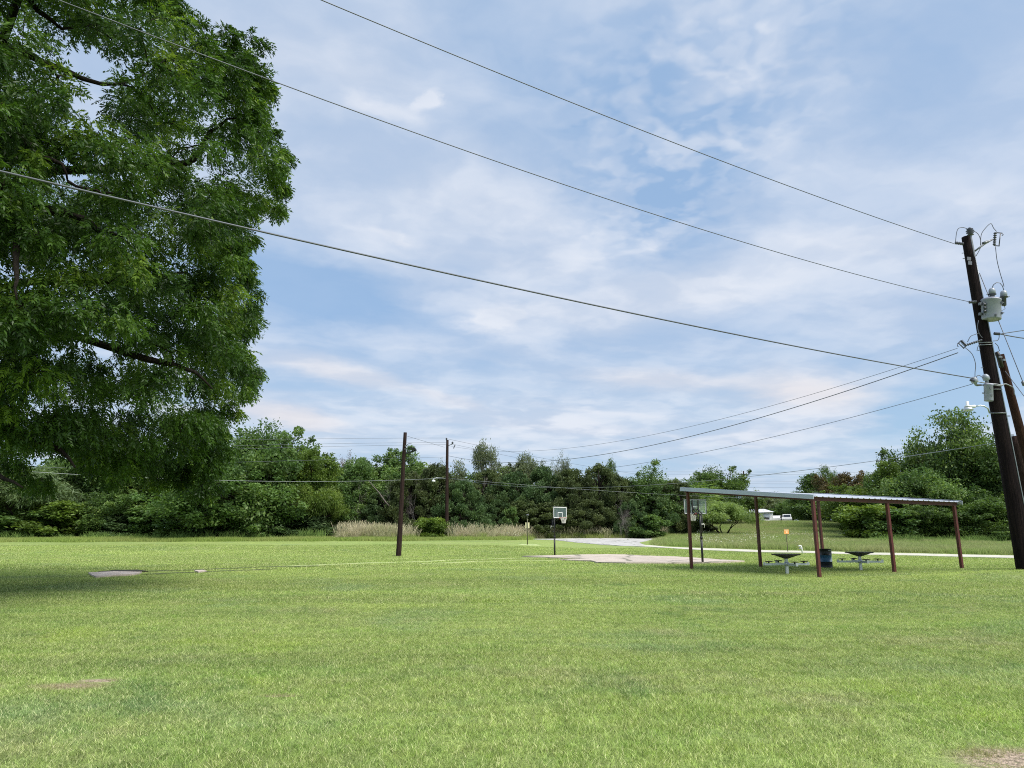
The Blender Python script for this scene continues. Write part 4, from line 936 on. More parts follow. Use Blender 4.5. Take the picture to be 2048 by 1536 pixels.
WOOD = [
 ('shrub1', 648, 1030, 110, 77.5, L_cedarg, 'bush', 'dark green bush under the drooping yellow green elm'),  # cedar leaf on low bushes puts the shade under the wood into colour
 ('shrub0', 60, 1020, 150, 75.5, L_hack, 'bush', 'green bush at the foot of the feathery willow'),
 ('shrub1', 245, 1030, 120, 76.5, L_cedarg, 'bush', 'low dark bush between the light arching bush and the bright green one'),
 ('shrub0', 430, 1040, 110, 76.5, L_cedarg, 'bush', 'low shaded bush at the left foot of the lumpy oak crown'),
 # left wood, behind the pecan
 ('broad0', -260, 850, 330, 82, L_oak, 'oak_tree', 'dark oak beyond the far left corner of the lawn'),
 ('broad1', -80, 880, 280, 84, L_oak, 'oak_tree', 'dark oak behind the feathery willow at the left edge'),
 ('feather0', 40, 935, 210, 76.5, L_willow, 'willow_tree', 'feathery grey green willow at the left edge of the view'),
 ('shrub0', 140, 1005, 150, 76, L_elm, 'bush', 'light green arching bush right of the feathery willow'),
 ('broad2', 190, 890, 240, 84, L_hack, 'oak_tree', 'tall oak seen under the left part of the hanging pecan branches'),
 ('broad3', 330, 900, 230, 82, L_oak, 'oak_tree', 'dark shaded oak under the middle of the hanging pecan branches'),
 ('broad0', 250, 985, 170, 77.5, L_oak, 'bush', 'low dark thicket at the foot of the shaded oak, left of the big lumpy oak'),
 ('shrub1', 345, 1015, 150, 76.5, L_hack, 'bush', 'bright green low bush left of the lumpy oak crown'),
 ('broad1', 440, 880, 200, 82, L_hack, 'oak_tree', 'oak just left of the tallest tree of the left wood'),
 ('broad2', 545, 852, 250, 79, L_hack, 'oak_tree', 'tallest rich green oak of the left wood, right of the pecan'),
 ('broad0', 495, 930, 270, 75.5, L_hack, 'oak_tree', 'wide lumpy green oak crown reaching down to the lawn below the tallest oak'),
 ('shrub0', 575, 1040, 110, 76.5, L_cedarg, 'bush', 'dark low bush under the lumpy oak crown'),
 ('broad3', 625, 905, 120, 79, L_elm, 'elm_tree', 'slim yellow green elm right of the tallest oak'),
 ('feather1', 632, 965, 115, 77.5, L_elm, 'elm_tree', 'drooping yellow green elm standing at the left end of the dry grass'),
 ('broad1', 690, 915, 130, 84, L_hack, 'elm_tree', 'mid green elm behind the left clump of dry grass'),
 ('broad2', 745, 905, 150, 92, L_hack, 'oak_tree', 'rounded green tree left of the near wooden pole top'),
 ('broad0', 812, 895, 130, 90, L_hack, 'oak_tree', 'rounded bright topped tree behind the near wooden pole top'),
 ('sparse1', 700, 905, 70, 96, L_russet, 'bare_tree', 'thin reddish twiggy tree top left of the rounded green tree'),
 # cedars round the poles
 ('cedar0', 765, 985, 110, 83, L_cedarg, 'cedar_tree', 'squat cedar with bare lower limbs behind the near wooden pole foot'),
 ('cedar1', 820, 945, 125, 81, L_cedar, 'cedar_tree', 'brownish cedar just right of the near wooden pole'),
 ('cedar2', 870, 930, 110, 83, L_cedar, 'cedar_tree', 'dark brown cedar left of the farther wooden pole'),
 ('cedar3', 925, 962, 110, 81, L_cedarg, 'cedar_tree', 'rounded feathery green cedar right of the farther wooden pole'),
 ('shrub0', 862, 1035, 66, 76.5, L_elm, 'bush', 'small light green bush at the foot of the farther wooden pole'),
 ('shrub1', 905, 1040, 60, 79, L_cedarg, 'bush', 'low dark bush right of the farther wooden pole foot'),
 ('sparse0', 955, 880, 125, 96, L_pale, 'bare_tree', 'open crowned pale tree standing above the cedars right of the poles'),
 ('sparse1', 885, 920, 80, 98, L_pale, 'bare_tree', 'thin pale tree top just left of the farther wooden pole'),
 # middle cedar wood
 ('cedar0', 975, 940, 115, 94, L_cedar, 'cedar_tree', 'dark cedar below the open crowned pale tree'),
 ('broad3', 1020, 925, 110, 104, L_pale, 'elm_tree', 'pale grey green tree top above the cedars left of the hoop'),
 ('cedar2', 1030, 945, 110, 93, L_cedarg, 'cedar_tree', 'dull green cedar above the cream sign'),
 ('sparse2', 1085, 905, 100, 108, L_pale, 'elm_tree', 'tall pale twiggy tree above the middle of the wood'),
 ('cedar1', 1085, 935, 120, 95, L_cedarg, 'cedar_tree', 'green cedar behind the left side of the far backboard'),
 ('cedar3', 1140, 940, 120, 93, L_cedar, 'cedar_tree', 'brown green cedar behind the far backboard'),
 ('cedar0', 1200, 930, 120, 95, L_cedar, 'cedar_tree', 'olive brown cedar with the highest top right of the far hoop'),
 ('sparse2', 1207, 917, 66, 106, L_oak, 'oak_tree', 'small dark tree top poking over the olive brown cedar'),
 ('sparse1', 1125, 905, 60, 108, L_pale, 'bare_tree', 'bare twig tops right of the tall pale twiggy tree'),
 ('broad1', 1285, 928, 150, 96, L_hack, 'oak_tree', 'rounded green oak at the right end of the cedar wood top'),
 ('cedar2', 1240, 955, 90, 92, L_cedar, 'cedar_tree', 'brown cedar left of the rounded green oak'),
 ('cedar1', 1305, 965, 110, 92.5, L_cedarg, 'cedar_tree', 'grey green cedar below the rounded green oak'),
 ('cedar3', 1355, 962, 90, 94, L_cedar, 'cedar_tree', 'last brown cedar of the wood, behind the left shelter post'),
 ('cedar0', 1260, 1000, 70, 89, L_cedarg, 'cedar_tree', 'dark leafy cedar low beside the gravel lot'),
 ('shrub0', 1295, 1030, 80, 88, L_hack, 'bush', 'glossy green bush at the far side of the gravel lot'),
 ('shrub1', 1018, 1015, 44, 89, L_hack, 'bush', 'small fresh green sapling bush left of the cream sign'),
 ('cedar1', 1180, 1000, 110, 90, L_cedar, 'cedar_tree', 'low brown cedar right behind the far hoop net'),
 ('cedar2', 1100, 1005, 120, 90, L_cedar, 'cedar_tree', 'low dark cedar behind the far hoop pole'),
 ('cedar3', 985, 1000, 100, 90, L_cedarg, 'cedar_tree', 'low dark cedar behind the right clump of dry grass'),
 ('cedar2', 1045, 1000, 100, 90.5, L_cedar, 'cedar_tree', 'low cedar in the shadow behind the cream sign'),
 # behind the shelter
 ('broad2', 1435, 936, 145, 120, L_oak, 'oak_tree', 'rounded oak standing alone above the left shelter roof'),
 ('feather0', 1440, 1003, 122, 92, L_mesq, 'mesquite_tree', 'light green spreading mesquite right of the near hoop'),
 ('shrub1', 1365, 1045, 60, 96, L_pale, 'bush', 'small pale bush at the foot of the last cedar'),
 ('shrub0', 1395, 1048, 70, 98, L_pale, 'bush', 'greyish bush left of the mesquite'),
 ('broad0', 1535, 997, 110, 165, L_pale, 'oak_tree', 'distant pale tree row left of the shed roof'),
 ('broad1', 1585, 992, 100, 155, L_oak, 'oak_tree', 'distant dark tree right behind the white shed'),
 ('broad3', 1560, 985, 80, 175, L_pale, 'oak_tree', 'distant pale tree above the white shed'),
 ('broad2', 1625, 975, 120, 140, L_oak, 'oak_tree', 'dark tree between the white cars and the shelter post'),
 ('broad1', 1505, 1000, 80, 170, L_oak, 'oak_tree', 'distant tree filling the gap behind the shelter post'),
 ('broad3', 1650, 950, 110, 134, L_oak, 'oak_tree', 'green tree left of the russet topped tree'),
 ('broad0', 1690, 948, 120, 128, L_russet, 'russet_tree', 'russet topped rounded tree above the shelter roof'),
 ('sparse2', 1652, 935, 70, 135, L_oak, 'oak_tree', 'thin dark tree top behind the russet topped tree'),
 ('sparse2', 1745, 935, 70, 112, L_oak, 'oak_tree', 'open dark tree top right of the russet topped tree'),
 ('broad1', 1735, 945, 150, 96, L_elm, 'elm_tree', 'yellow green elm above the middle of the shelter roof'),
 ('shrub0', 1725, 1010, 130, 82, L_elm, 'bush', 'bright green bush at the left end of the right hand thicket'),
 ('shrub1', 1780, 1020, 130, 80, L_hack, 'bush', 'dark green bush in the thicket behind the middle shelter post'),
 ('broad2', 1795, 925, 150, 90, L_elm, 'elm_tree', 'yellow green elm right of the shelter roof middle'),
 ('broad3', 1860, 935, 170, 84, L_hack, 'oak_tree', 'dense green tree behind the right end of the shelter roof'),
 ('sparse2', 1880, 838, 250, 94, L_oak, 'oak_tree', 'tall open oak with visible limbs left of the big utility pole'),
 ('broad0', 1870, 895, 200, 97, L_oak, 'oak_tree', 'green crown filling in below the tall open oak'),
 ('broad1', 1975, 882, 160, 86, L_oak, 'oak_tree', 'green tree just left of the big utility pole'),
 ('broad0', 1860, 1010, 150, 80, L_oak, 'bush', 'dark thicket bush at the right shelter post'),
 ('broad3', 1940, 1000, 160, 78.5, L_oak, 'bush', 'dark thicket bush left of the big utility pole foot'),
 ('broad2', 2045, 875, 200, 88, L_oak, 'oak_tree', 'dark oak behind the leaning brace pole'),
 ('broad0', 2030, 990, 170, 78, L_oak, 'bush', 'dark thicket bush behind the big utility pole foot'),
 ('broad1', 2160, 880, 260, 88, L_oak, 'oak_tree', 'oak beyond the right edge of the view'),
 ('shrub0', 2000, 1062, 60, 74, L_hack, 'bush', 'small bush at the foot of the thicket left of the big utility pole'),
]
WOOD += [('broad%d' % (k % 4), u, v, 300, Yd, L_oak, 'oak_tree', lab) for k, (u, v, Yd, lab) in enumerate([
 (90, 915, 98, 'oak of the back row behind the left willow'), (400, 905, 99, 'oak of the back row behind the hanging pecan tips'), (610, 925, 100, 'oak of the back row between the tallest oak and the slim elm'),
 (720, 935, 104, 'oak of the back row behind the grey brush'), (850, 950, 108, 'oak of the back row between the two wooden poles'), (980, 945, 112, 'oak of the back row under the open crowned pale tree'),
 (1140, 950, 114, 'oak of the back row above the far backboard'), (1290, 960, 112, 'oak of the back row behind the right end of the cedars'), (1800, 975, 112, 'oak of the back row behind the right hand thicket'), (1960, 955, 112, 'oak of the back row behind the utility pole')])]
for it in WOOD: tree(*it, group=None)
# standing dead brush
for (u, vt, w, Yd, lab) in [(770, 950, 90, 80, 'grey leafless brush left of the near wooden pole'), (725, 955, 80, 81, 'grey leafless brush behind the left dry grass'), (838, 935, 60, 79.5, 'grey bare twigs right of the near wooden pole'),
                            (1235, 985, 60, 88, 'grey bare brush left of the glossy bush by the gravel lot')]:
    o = tree('dead0', u, vt, w, Yd, None, 'dead_brush', lab, None, cat='dead brush')
# one pale dead limb leaning
m_ = MB(); a = at(778, 1012, 79); pts = [a, at(768, 1000, 79), at(758, 985, 79), at(746, 972, 79), at(738, 962, 79)]
m_.tube([p-a for p in pts], [.09, .08, .065, .05, .03], 6)
o = m_.build('dead_limb', M_barkgrey); o.location = a; tag(o, 'pale bare limb leaning out of the brush left of the near wooden pole', 'dead branch')

# ------------------------------------------------------------------ utility poles
def pole_shaft(root, top, r0, r1, mat, name='shaft', n=18, base=Vector((0, 0, 0))):
    m_ = MB(); N = 14; pts = []; rs = []
    for k in range(N+1):
        t = k/N; p = Vector(base).lerp(Vector(top), t); p.x += .02*math.sin(5*t+1)*(1-abs(2*t-1)); pts.append(p); rs.append(r0+(r1-r0)*t**.85)
    pts = [pts[0]-Vector((0, 0, .5))]+pts; rs = [r0*1.01]+rs
    m_.tube(pts, rs, n); return m_.build(name, mat, root)
PY = 27.0
base = at(2053, 1137, PY); base.z = g(base.x, PY)
PT = at(1932.5, 474, PY)
main = thing('utility_pole', 'tall dark creosoted utility pole carrying the large transformer at the right edge', 'utility pole', base)
mt = PT-base
pole_shaft(main, mt, .335, .172, M_poleA, 'shaft')
def onpole(v):
    """axis point of the pole at image row v"""
    t = 0
    for k in range(1001):
        q = base.lerp(PT, k/1000); dd = q.y*CP+(q.z-EYE)*SP; vv = 768-F*((q.z-EYE)*CP-q.y*SP)/dd
        if vv < v: return q
    return PT
def lp(u, v, Y=PY): return at(u, v, Y)-base
RY = PY-.33
# top pin insulator on a bracket
m_ = MB(); m_.bar(lp(1941, 468, RY), lp(1950, 513, RY), .05, .03); m_.build('insulator_bracket', M_hard, main)
def insul(c, k=1., ax=None, mat=None, name='insulator', parent=None, n=14):
    m_ = MB(); M_ = ax
    prof = [(.05, -.16), (.13, -.15), (.06, -.09), (.15, -.06), (.07, -.01), (.16, .02), (.08, .07), (.13, .10), (.06, .14), (.045, .17)]
    m_.lathe([(a_*k, b_*k) for a_, b_ in prof], c, n, M_); return m_.build(name, mat or M_porcdk, parent)
insul(lp(1940, 463, RY), .98, None, M_porcdk, 'insulator', main)
def strain(a, b_, r, parent, mat=M_porcdk, name='strain_insulator', nd=5):
    m_ = MB(); a, b_ = Vector(a), Vector(b_); pts = []; rs = []
    for k in range(nd*4+1):
        t = k/(nd*4); pts.append(a.lerp(b_, t)); rs.append(r*(1 if k % 4 in (1, 2) else .5))
    m_.tube(pts, rs, 10); return m_.build(name, mat, parent)
strain(lp(1910, 485.5, RY), lp(1927, 488, RY), .065, main)
strain(lp(1938, 604.5, RY), lp(1953, 603.5, RY), .06, main)
strain(lp(1930, 691, RY), lp(1964, 680, RY), .05, main, nd=8)
strain(lp(1940, 760, RY), lp(1949, 762, RY), .05, main)
strain(lp(1988, 667, RY), lp(2000, 668, RY), .06, main)
# cutout arm and fuse cutouts
m_ = MB(); m_.tube([lp(1950, 502, RY), lp(1962, 493, RY), lp(1975, 484, RY), lp(1985, 479, RY)], .035, 8); m_.tube([lp(1966, 487, RY), lp(1976, 483, RY)], .06, 8); m_.build('cutout_arm', M_hard, main)
def cutout(p0, p1, off, parent, k=1.):
    a, b_ = Vector(p0), Vector(p1); o_ = Vector(off)
    strain(a, b_, .085*k, parent, M_porcdk, 'fuse_cutout', 6)
    m_ = MB(); m_.tube([a+o_, b_+o_*.9], .028*k, 8); m_.bar(a, a+o_*1.3, .05*k, .04*k); m_.bar(b_, b_+o_, .05*k, .04*k); m_.tube([a+o_*1.25, a+o_*1.5+Vector((0, 0, -.1*k)), a+o_*1.2+Vector((0, 0, -.16*k))], .015, 5)
    m_.build('fuse_holder', M_porcdk, parent)
cutout(lp(1990.5, 465, RY), lp(1988.5, 491, RY), lp(2001, 466, RY)-lp(1990.5, 465, RY), main, .72)
cutout(lp(1922, 681, RY), lp(1932, 692, RY), lp(1917, 686, RY)-lp(1922, 681, RY), main, .8)
# tags, step bolts, cable riser, bands
PF_ = PY-.30
for (u, v) in ((1938, 517.5), (1940, 526)):
    q = at(u, v, PY-.33)-base; m_ = MB(); m_.box(q, (.15, .02, .15), Matrix.Rotation(R(8), 3, 'Y')); m_.build('number_tag', M_tagm, main)
for k, v in enumerate((506, 517, 700, 735, 800, 845, 868, 876)):
    c = onpole(v)-base; s_ = -1; m_ = MB(); rr = .335+(.172-.335)*((c.z)/mt.z)
    m_.tube([c+Vector((s_*rr*.9, 0, 0)), c+Vector((s_*(rr+.13), -.02, -.03))], .014, 6); m_.build('step_bolt', M_hard, main)
m_ = MB()
pts = []
for v in (520, 600, 700, 800, 900, 1000, 1100):
    c = onpole(v)-base; rr = .335+(.172-.335)*((c.z)/mt.z); pts.append(c+Vector((rr*.55, -rr*.86, 0)))
m_.tube(pts, .022, 6); m_.build('ground_wire', M_wirelt, main)
for v in (686, 690, 779, 826):
    c = onpole(v)-base; rr = .335+(.172-.335)*((c.z)/mt.z)+.01; m_ = MB(); m_.tube([c+Vector((math.cos(t)*rr, math.sin(t)*rr, .05*math.sin(t))) for t in np.linspace(0, 6.0, 16)], .018, 5, closed=True); m_.build('pole_band', M_wirelt, main)
# jumpers
def jumper(pp, r=.014, parent=main, mat=M_wire, name='jumper_wire'):
    pts = [lp(*(q if len(q) == 3 else (q[0], q[1], RY))) for q in pp]; sm = []
    for k in range(len(pts)-1):
        p0 = pts[max(0, k-1)]; p1 = pts[k]; p2 = pts[k+1]; p3 = pts[min(len(pts)-1, k+2)]
        for t in (0, .25, .5, .75): sm.append(.5*((2*p1)+(-p0+p2)*t+(2*p0-5*p1+4*p2-p3)*t*t+(-p0+3*p1-3*p2+p3)*t**3))
    sm.append(pts[-1]); m_ = MB(); m_.tube(sm, r, 5); return m_.build(name, mat, parent)
jumper([(1911, 484), (1913, 466), (1917, 457), (1926, 455), (1936, 458)])
jumper([(1946, 461), (1956, 468), (1961, 480), (1961, 495), (1952, 512)])
jumper([(1961, 490), (1962, 472), (1967, 461), (1981, 447), (1987, 456), (1993, 463)])
jumper([(1991, 493), (1994, 520), (2000, 545), (2006, 565), (2008, 573)])
jumper([(1957, 641), (1955, 655), (1959, 668), (1965, 676)])
jumper([(1935, 684), (1941, 673), (1950, 669), (1958, 666)])
jumper([(1930, 695), (1944, 708), (1951, 728), (1950, 745), (1950, 760)])
jumper([(1952, 758), (1954, 752), (1959, 751), (1965, 755)])
jumper([(1954, 702), (1956, 693), (1962, 689)])
jumper([(1990, 666), (1998, 670), (1996, 680), (1986, 682)])
jumper([(1990, 686), (1996, 692), (1999, 702)])
jumper([(1950, 762), (1970, 766), (1990, 768), (2004, 770), (2012, 768), (2022, 773)], .022, mat=M_wirelt)
jumper([(1975, 768), (1995, 771), (2003, 772), (2009, 768), (2026, 775), (2029, 790)], .020, mat=M_wirelt)
# transformer (its own thing, hung on the pole)
tp = at(1982.5, 640, PY-.28)
tr = thing('transformer', 'large round grey transformer tank hung high on the utility pole', 'transformer', tp, R(10))
tr.rotation_euler = (R(2), R(5.5), R(0))
TR_, TH_ = .345, .80
m_ = MB(); m_.lathe([(TR_*.86, 0), (TR_*.97, .02), (TR_, .05), (TR_, TH_-.03), (TR_*1.04, TH_-.02), (TR_*1.04, TH_+.03), (TR_*.9, TH_+.07), (TR_*.3, TH_+.11), (.02, TH_+.115)], n=36); m_.build('tank', M_tank, tr)
for (ang, z_) in ((-55, .64), (-55, .22), (-100, .10)):
    a_ = R(ang); m_ = MB(); c = Vector((math.cos(a_)*(TR_+.02), math.sin(a_)*(TR_+.02), z_)); m_.box(c, (.07, .05, .10), Matrix.Rotation(a_, 3, 'Z')); m_.tube([c, c+Vector((math.cos(a_), math.sin(a_), 0))*.09], .02, 6); m_.build('tank_lug', M_hard, tr)
m_ = MB(); m_.box((-TR_-.06, -.02, .62), (.16, .10, .10)); m_.box((-TR_-.06, -.02, .2), (.16, .10, .10)); m_.bar((-TR_-.02, -.13, .1), (-TR_-.02, -.13, .7), .05, .03); m_.build('mounting_bracket', M_hard, tr)
for k, z_ in enumerate((.56, .42, .28)):
    a_ = R(205); m_ = MB(); c = Vector((math.cos(a_)*TR_, math.sin(a_)*TR_, z_)); d = Vector((math.cos(a_), math.sin(a_), 0)); m_.tube([c, c+d*.05, c+d*.12], [.05, .06, .03], 8); m_.build('terminal', M_porcdk, tr)
m_ = MB(); m_.lathe([(.10, TH_+.06), (.10, TH_+.10), (.075, TH_+.12), (.10, TH_+.14), (.075, TH_+.17), (.10, TH_+.19), (.075, TH_+.22), (.12, TH_+.25), (.155, TH_+.27), (.06, TH_+.275)], (.06, 0, 0), 16); m_.build('bushing', M_porcdk, tr)
m_ = MB(); m_.lathe([(.12, TH_+.27), (.125, TH_+.42), (.10, TH_+.50), (.04, TH_+.54)], (.06, 0, 0), 16); m_.tube([(-.06, 0, TH_+.285), (-.13, 0, TH_+.28), (-.16, 0, TH_+.25), (-.12, 0, TH_+.23)], .014, 5); m_.build('bushing_cap', M_porc, tr)
m_ = MB(); m_.lathe([(.07, TH_-.16), (.085, TH_-.14), (.085, TH_+.18), (.15, TH_+.19), (.155, TH_+.21), (.06, TH_+.215)], (.52, 0, 0), 14); m_.tube([(TR_-.02, 0, TH_-.06), (.52, 0, TH_-.10)], .035, 6); m_.build('surge_arrester', M_porcdk, tr)
m_ = MB(); m_.lathe([(.12, TH_+.21), (.125, TH_+.36), (.10, TH_+.44), (.04, TH_+.48)], (.52, 0, 0), 16); m_.tube([(.62, 0, TH_+.23), (.72, 0, TH_+.28), (.75, 0, TH_+.24), (.68, 0, TH_+.21)], .014, 5); m_.build('arrester_cap', M_porc, tr)
m_ = MB(); m_.tube([(.06, 0, TH_+.52), (.12, 0, TH_+.68), (.24, 0, TH_+.78), (.38, 0, TH_+.78), (.48, 0, TH_+.66), (.53, 0, TH_+.48)], .016, 6); m_.build('jumper_wire', M_wire, tr)
m_ = MB(); m_.tube([(.54, 0, TH_-.16), (.56, 0, TH_-.28), (.44, -.05, TH_-.36), (TR_, -.08, TH_-.4)], .012, 5); m_.build('jumper_wire', M_wire, tr)
# small box lower down
bp = at(1977.5, 802, PY-.30)
bx = thing('transformer_box', 'small grey box with two bushings hung low on the utility pole', 'transformer', bp); bx.rotation_euler = (0, R(6), R(-8))
m_ = MB(); m_.lathe([(.155, 0), (.165, .02), (.165, .60), (.175, .61), (.175, .66), (.14, .68)], n=8); m_.build('tank', M_tank, bx)
for c_, s_ in (((0, -.17, .48), (.05, .04, .09)), ((.03, -.17, .20), (.05, .04, .07)), ((-.17, 0, .30), (.10, .05, .04))): m_ = MB(); m_.box(c_, s_); m_.build('tank_lug', M_hard, bx)
for (x_, z_) in ((-.20, .98), (-.62, .84)):
    m_ = MB(); M_ = Matrix.Rotation(R(-18), 3, 'Y'); m_.lathe([(.04, -.22), (.06, -.12), (.12, -.10), (.125, .04), (.08, .12), (.03, .14)], (x_+.12, 0, z_-.05), 12, M_); m_.build('bushing_cap', M_porc, bx)
m_ = MB(); m_.tube([(-.50, 0, .67), (-.40, 0, .60), (-.18, 0, .62)], [.03, .05, .02], 6); m_.tube([(-.06, 0, .68), (-.06, 0, .76)], .03, 6); m_.build('bushing_stem', M_hard, bx)
# street lamp on the pole
lb = at(1979, 826, PY-.25)
sl = thing('street_lamp', 'small grey street lamp on a curved arm beside the utility pole', 'street lamp', lb)
def ls(u, v, Y=PY-.45): return at(u, v, Y)-lb
m_ = MB(); m_.tube([(0, 0, 0), ls(1976, 817), ls(1968, 812), ls(1960, 811), ls(1949, 812.5)], .028, 8); m_.build('lamp_arm', M_galv, sl)
m_ = MB(); m_.tube([ls(1950, 812.5), ls(1939, 813.5)], .06, 10); c = ls(1935.5, 813); m_.lathe([(.0, .20), (.05, .20), (.055, .06), (.10, .03), (.12, -.02)], c, 12); m_.build('lamp_head', M_lamp, sl)
m_ = MB(); m_.lathe([(.11, -.02), (.19, -.14), (.17, -.16), (.10, -.15)], c, 14); m_.build('lamp_shade', M_galv, sl)
# brace pole
bb = at(2114, 1135, 28.4); bb.z = g(bb.x, bb.y); bt = at(2000.5, 709, 27.75)
br = thing('brace_pole', 'shorter brown wooden pole leaning against the utility pole from the right', 'utility pole', bb)
pole_shaft(br, bt-bb, .225, .135, M_poleB)
m_ = MB(); c = at(2001, 714, 27.5)-bb; m_.box(c, (.12, .05, .06)); m_.build('bracket', M_wirelt, br); m_ = MB(); m_.box(at(2008, 720, 27.6)-bb, (.10, .08, .08)); m_.build('bracket', M_wirelt, br)
m_ = MB(); m_.tube([at(1992, 704, 27.6)-bb, at(1997, 712, 27.6)-bb, at(2003, 735, 27.6)-bb], .09, 8); m_.build('cable_guard', M_black, br)
for v_ in (832, 870):
    m_ = MB(); u_ = 2016+(v_-832)*.2; m_.box(at(u_, v_, 27.6)-bb, (.16, .03, .04)); m_.build('spacer_bolt', M_hard, br)
# third short post behind
b3 = at(2088, 1128, 29.6); b3.z = g(b3.x, b3.y); t3 = at(2028, 872, 29.2)
p3 = thing('stub_pole', 'pale stub pole half hidden behind the utility pole', 'utility pole', b3)
pole_shaft(p3, t3-b3, .21, .17, M_poleC)

# near pole on the lawn with flood light
nb = G(797, 1112.5); nt = at(810.5, 865, nb.y)
np_ = thing('light_pole', 'plain brown wooden pole with one flood light standing on the lawn', 'light pole', nb)
pole_shaft(np_, nt-nb, .195, .125, M_poleC)
def ln(u, v, dy=-.12): return at(u, v, nb.y+dy)-nb
m_ = MB(); m_.bar(ln(811, 907), ln(831, 901), .05, .09); m_.build('flood_bracket', M_black, np_)
m_ = MB(); a0, a1, a2, a3 = ln(817, 893, -.3), ln(831, 896.5, -.3), ln(832, 901, -.3), ln(824, 899, -.3)
y2 = Vector((0, .5, 0)); m_.add([a0, a1, a2, a3, a0+y2, a1+y2, a2+y2, a3+y2], [(0, 1, 2, 3), (7, 6, 5, 4), (0, 4, 5, 1), (1, 5, 6, 2), (2, 6, 7, 3), (3, 7, 4, 0)]); m_.bar(ln(825, 898), ln(825, 904), .05); m_.build('flood_light', M_black, np_)
m_ = MB(); m_.tube([ln(813, 891), ln(817, 887.5), ln(823, 886.5)], .02, 6); m_.build('service_hook', M_hard, np_)
m_ = MB(); m_.box(ln(811, 892, -.17), (.07, .04, .10)); m_.build('pole_hardware', M_wirelt, np_); m_ = MB(); m_.box(ln(810, 898, -.17), (.09, .04, .06)); m_.build('pole_hardware', M_wirelt, np_)
# farther pole
fb = at(893, 1078, 78); fb.z = g(fb.x, fb.y); ft = at(894.8, 880, 78)
fp = thing('distribution_pole', 'farther wooden pole with a small top bracket in front of the cedars', 'utility pole', fb)
pole_shaft(fp, ft-fb, .22, .14, M_poleC)
def lf(u, v, dy=-.15): return at(u, v, 78+dy)-fb
m_ = MB(); m_.bar(lf(897, 891), lf(905, 888), .07); m_.build('bracket', M_hard, fp)
insul(lf(905, 886), .9, None, M_porcdk, 'insulator', fp); insul(lf(893, 878), .8, None, M_porcdk, 'insulator', fp)
strain(lf(910, 890), lf(907, 897), .07, fp, M_porcdk, 'fuse_cutout', 4)
fl = at(867, 962, 76.5); q = thing('street_lamp', 'white lamp hung on a long arm left of the farther wooden pole', 'street lamp', fl)
m_ = MB(); m_.lathe([(.08, .14), (.12, .10), (.19, .05), (.20, -.06), (.15, -.11), (.08, -.12)], n=14); m_.build('lamp_head', M_lamp, q)
m_ = MB(); m_.tube([(0, 0, .12), (-.05, 0, .28), (.4, .3, .38), Vector((at(893, 957, 78)-fl))], .03, 6); m_.build('lamp_arm', M_galv, q)
# far crossarm poles
for (u, v0, v1, Yd, lab) in [(1487, 942, 1010, 175, 'distant pole with a crossarm behind the rounded oak'), (1727, 946, 1010, 150, 'distant pole with a crossarm right of the russet topped tree')]:
    b_ = at(u, v1, Yd); b_.z = g(b_.x, Yd); t_ = at(u, v0, Yd); o = thing('distribution_pole', lab, 'utility pole', b_)
    pole_shaft(o, t_-b_, .2, .15, M_poleC, n=8); m_ = MB(); L_ = 1.35; c = at(u, v0+7, Yd)-b_; m_.bar(c-Vector((L_, .2, 0)), c+Vector((L_, -.2, 0)), .16); m_.build('crossarm', M_poleC, o)
    for s_ in (-1.2, -.6, .7, 1.2): insul(c+Vector((s_, 0, .22)), .9, None, M_porcdk, 'insulator', o, 6)

# ------------------------------------------------------------------ wires
def wire(name, px, A, B, r, label, mat=M_wire, ext0=0, ext1=0, group=None, step=1.2):
    """a cable in the upright plane through ground points A and B, following the sight lines px"""
    A = Vector(A); B = Vector(B); d = (B-A).normalized(); n_ = Vector((-d.y, d.x)); S, Zv = [], []
    for u, v in px:
        q = ray(u, v); den = q.x*n_.x+q.y*n_.y; t = (A.x*n_.x+A.y*n_.y)/den; p = Vector((q.x*t, q.y*t, EYE+q.z*t))
        S.append((Vector(p.xy)-A).dot(d)); Zv.append(p.z)
    c = np.polyfit(S, Zv, 2 if len(px) > 2 else 1); s0, s1 = min(S)-ext0, max(S)+ext1
    N = max(12, int((s1-s0)/step)); pts = [Vector((A.x+d.x*s_, A.y+d.y*s_, np.polyval(c, s_))) for s_ in np.linspace(s0, s1, N)]
    m_ = MB(); o0 = pts[0].copy(); m_.tube([p-o0 for p in pts], r, 6); o = m_.build(name, mat); o.location = o0
    tag(o, label, 'power line', group); return o
A0 = at(1926, 600, PY-.3); A_ = (A0.x, A0.y); dirL = Vector((-27.7, -16.1)); B_ = (A_[0]+dirL.x, A_[1]+dirL.y)
AP2 = (fb.x, fb.y)
LR_ = (-70, 28)
wire('power_line', [(1907, 485.5), (1500, 352), (1170, 206), (850, 80), (622, 0)], A_, B_, .014, 'topmost wire crossing the whole sky from the utility pole top', M_wire, ext0=0, ext1=14)
wire('power_line', [(1940, 604.5), (1750, 558), (1500, 486), (1000, 330), (525, 152), (118, 0)], A_, B_, .012, 'middle thin wire crossing the sky to the top left of the pecan', M_wire, ext1=10)
wire('power_line', [(1948, 757), (1490, 672), (1000, 572), (880, 543), (500, 456), (0, 343)], A_, B_, .020, 'lowest thick twisted cable crossing in front of the pecan', M_wire, ext1=10)
wire('power_line', [(1915, 697), (1802, 732), (1660, 774), (1519, 820), (1378, 859), (1225, 884), (1095, 898), (1030, 902), (897, 892)], A_, AP2, .009, 'upper of the two cables sagging away from the fuse to the far pole', M_wire)
wire('power_line', [(1915, 697), (1802, 739), (1660, 802), (1519, 841), (1293, 898), (1135, 917), (1010, 918), (895, 914)], A_, AP2, .017, 'thicker cable sagging away just under the upper far cable', M_wire)
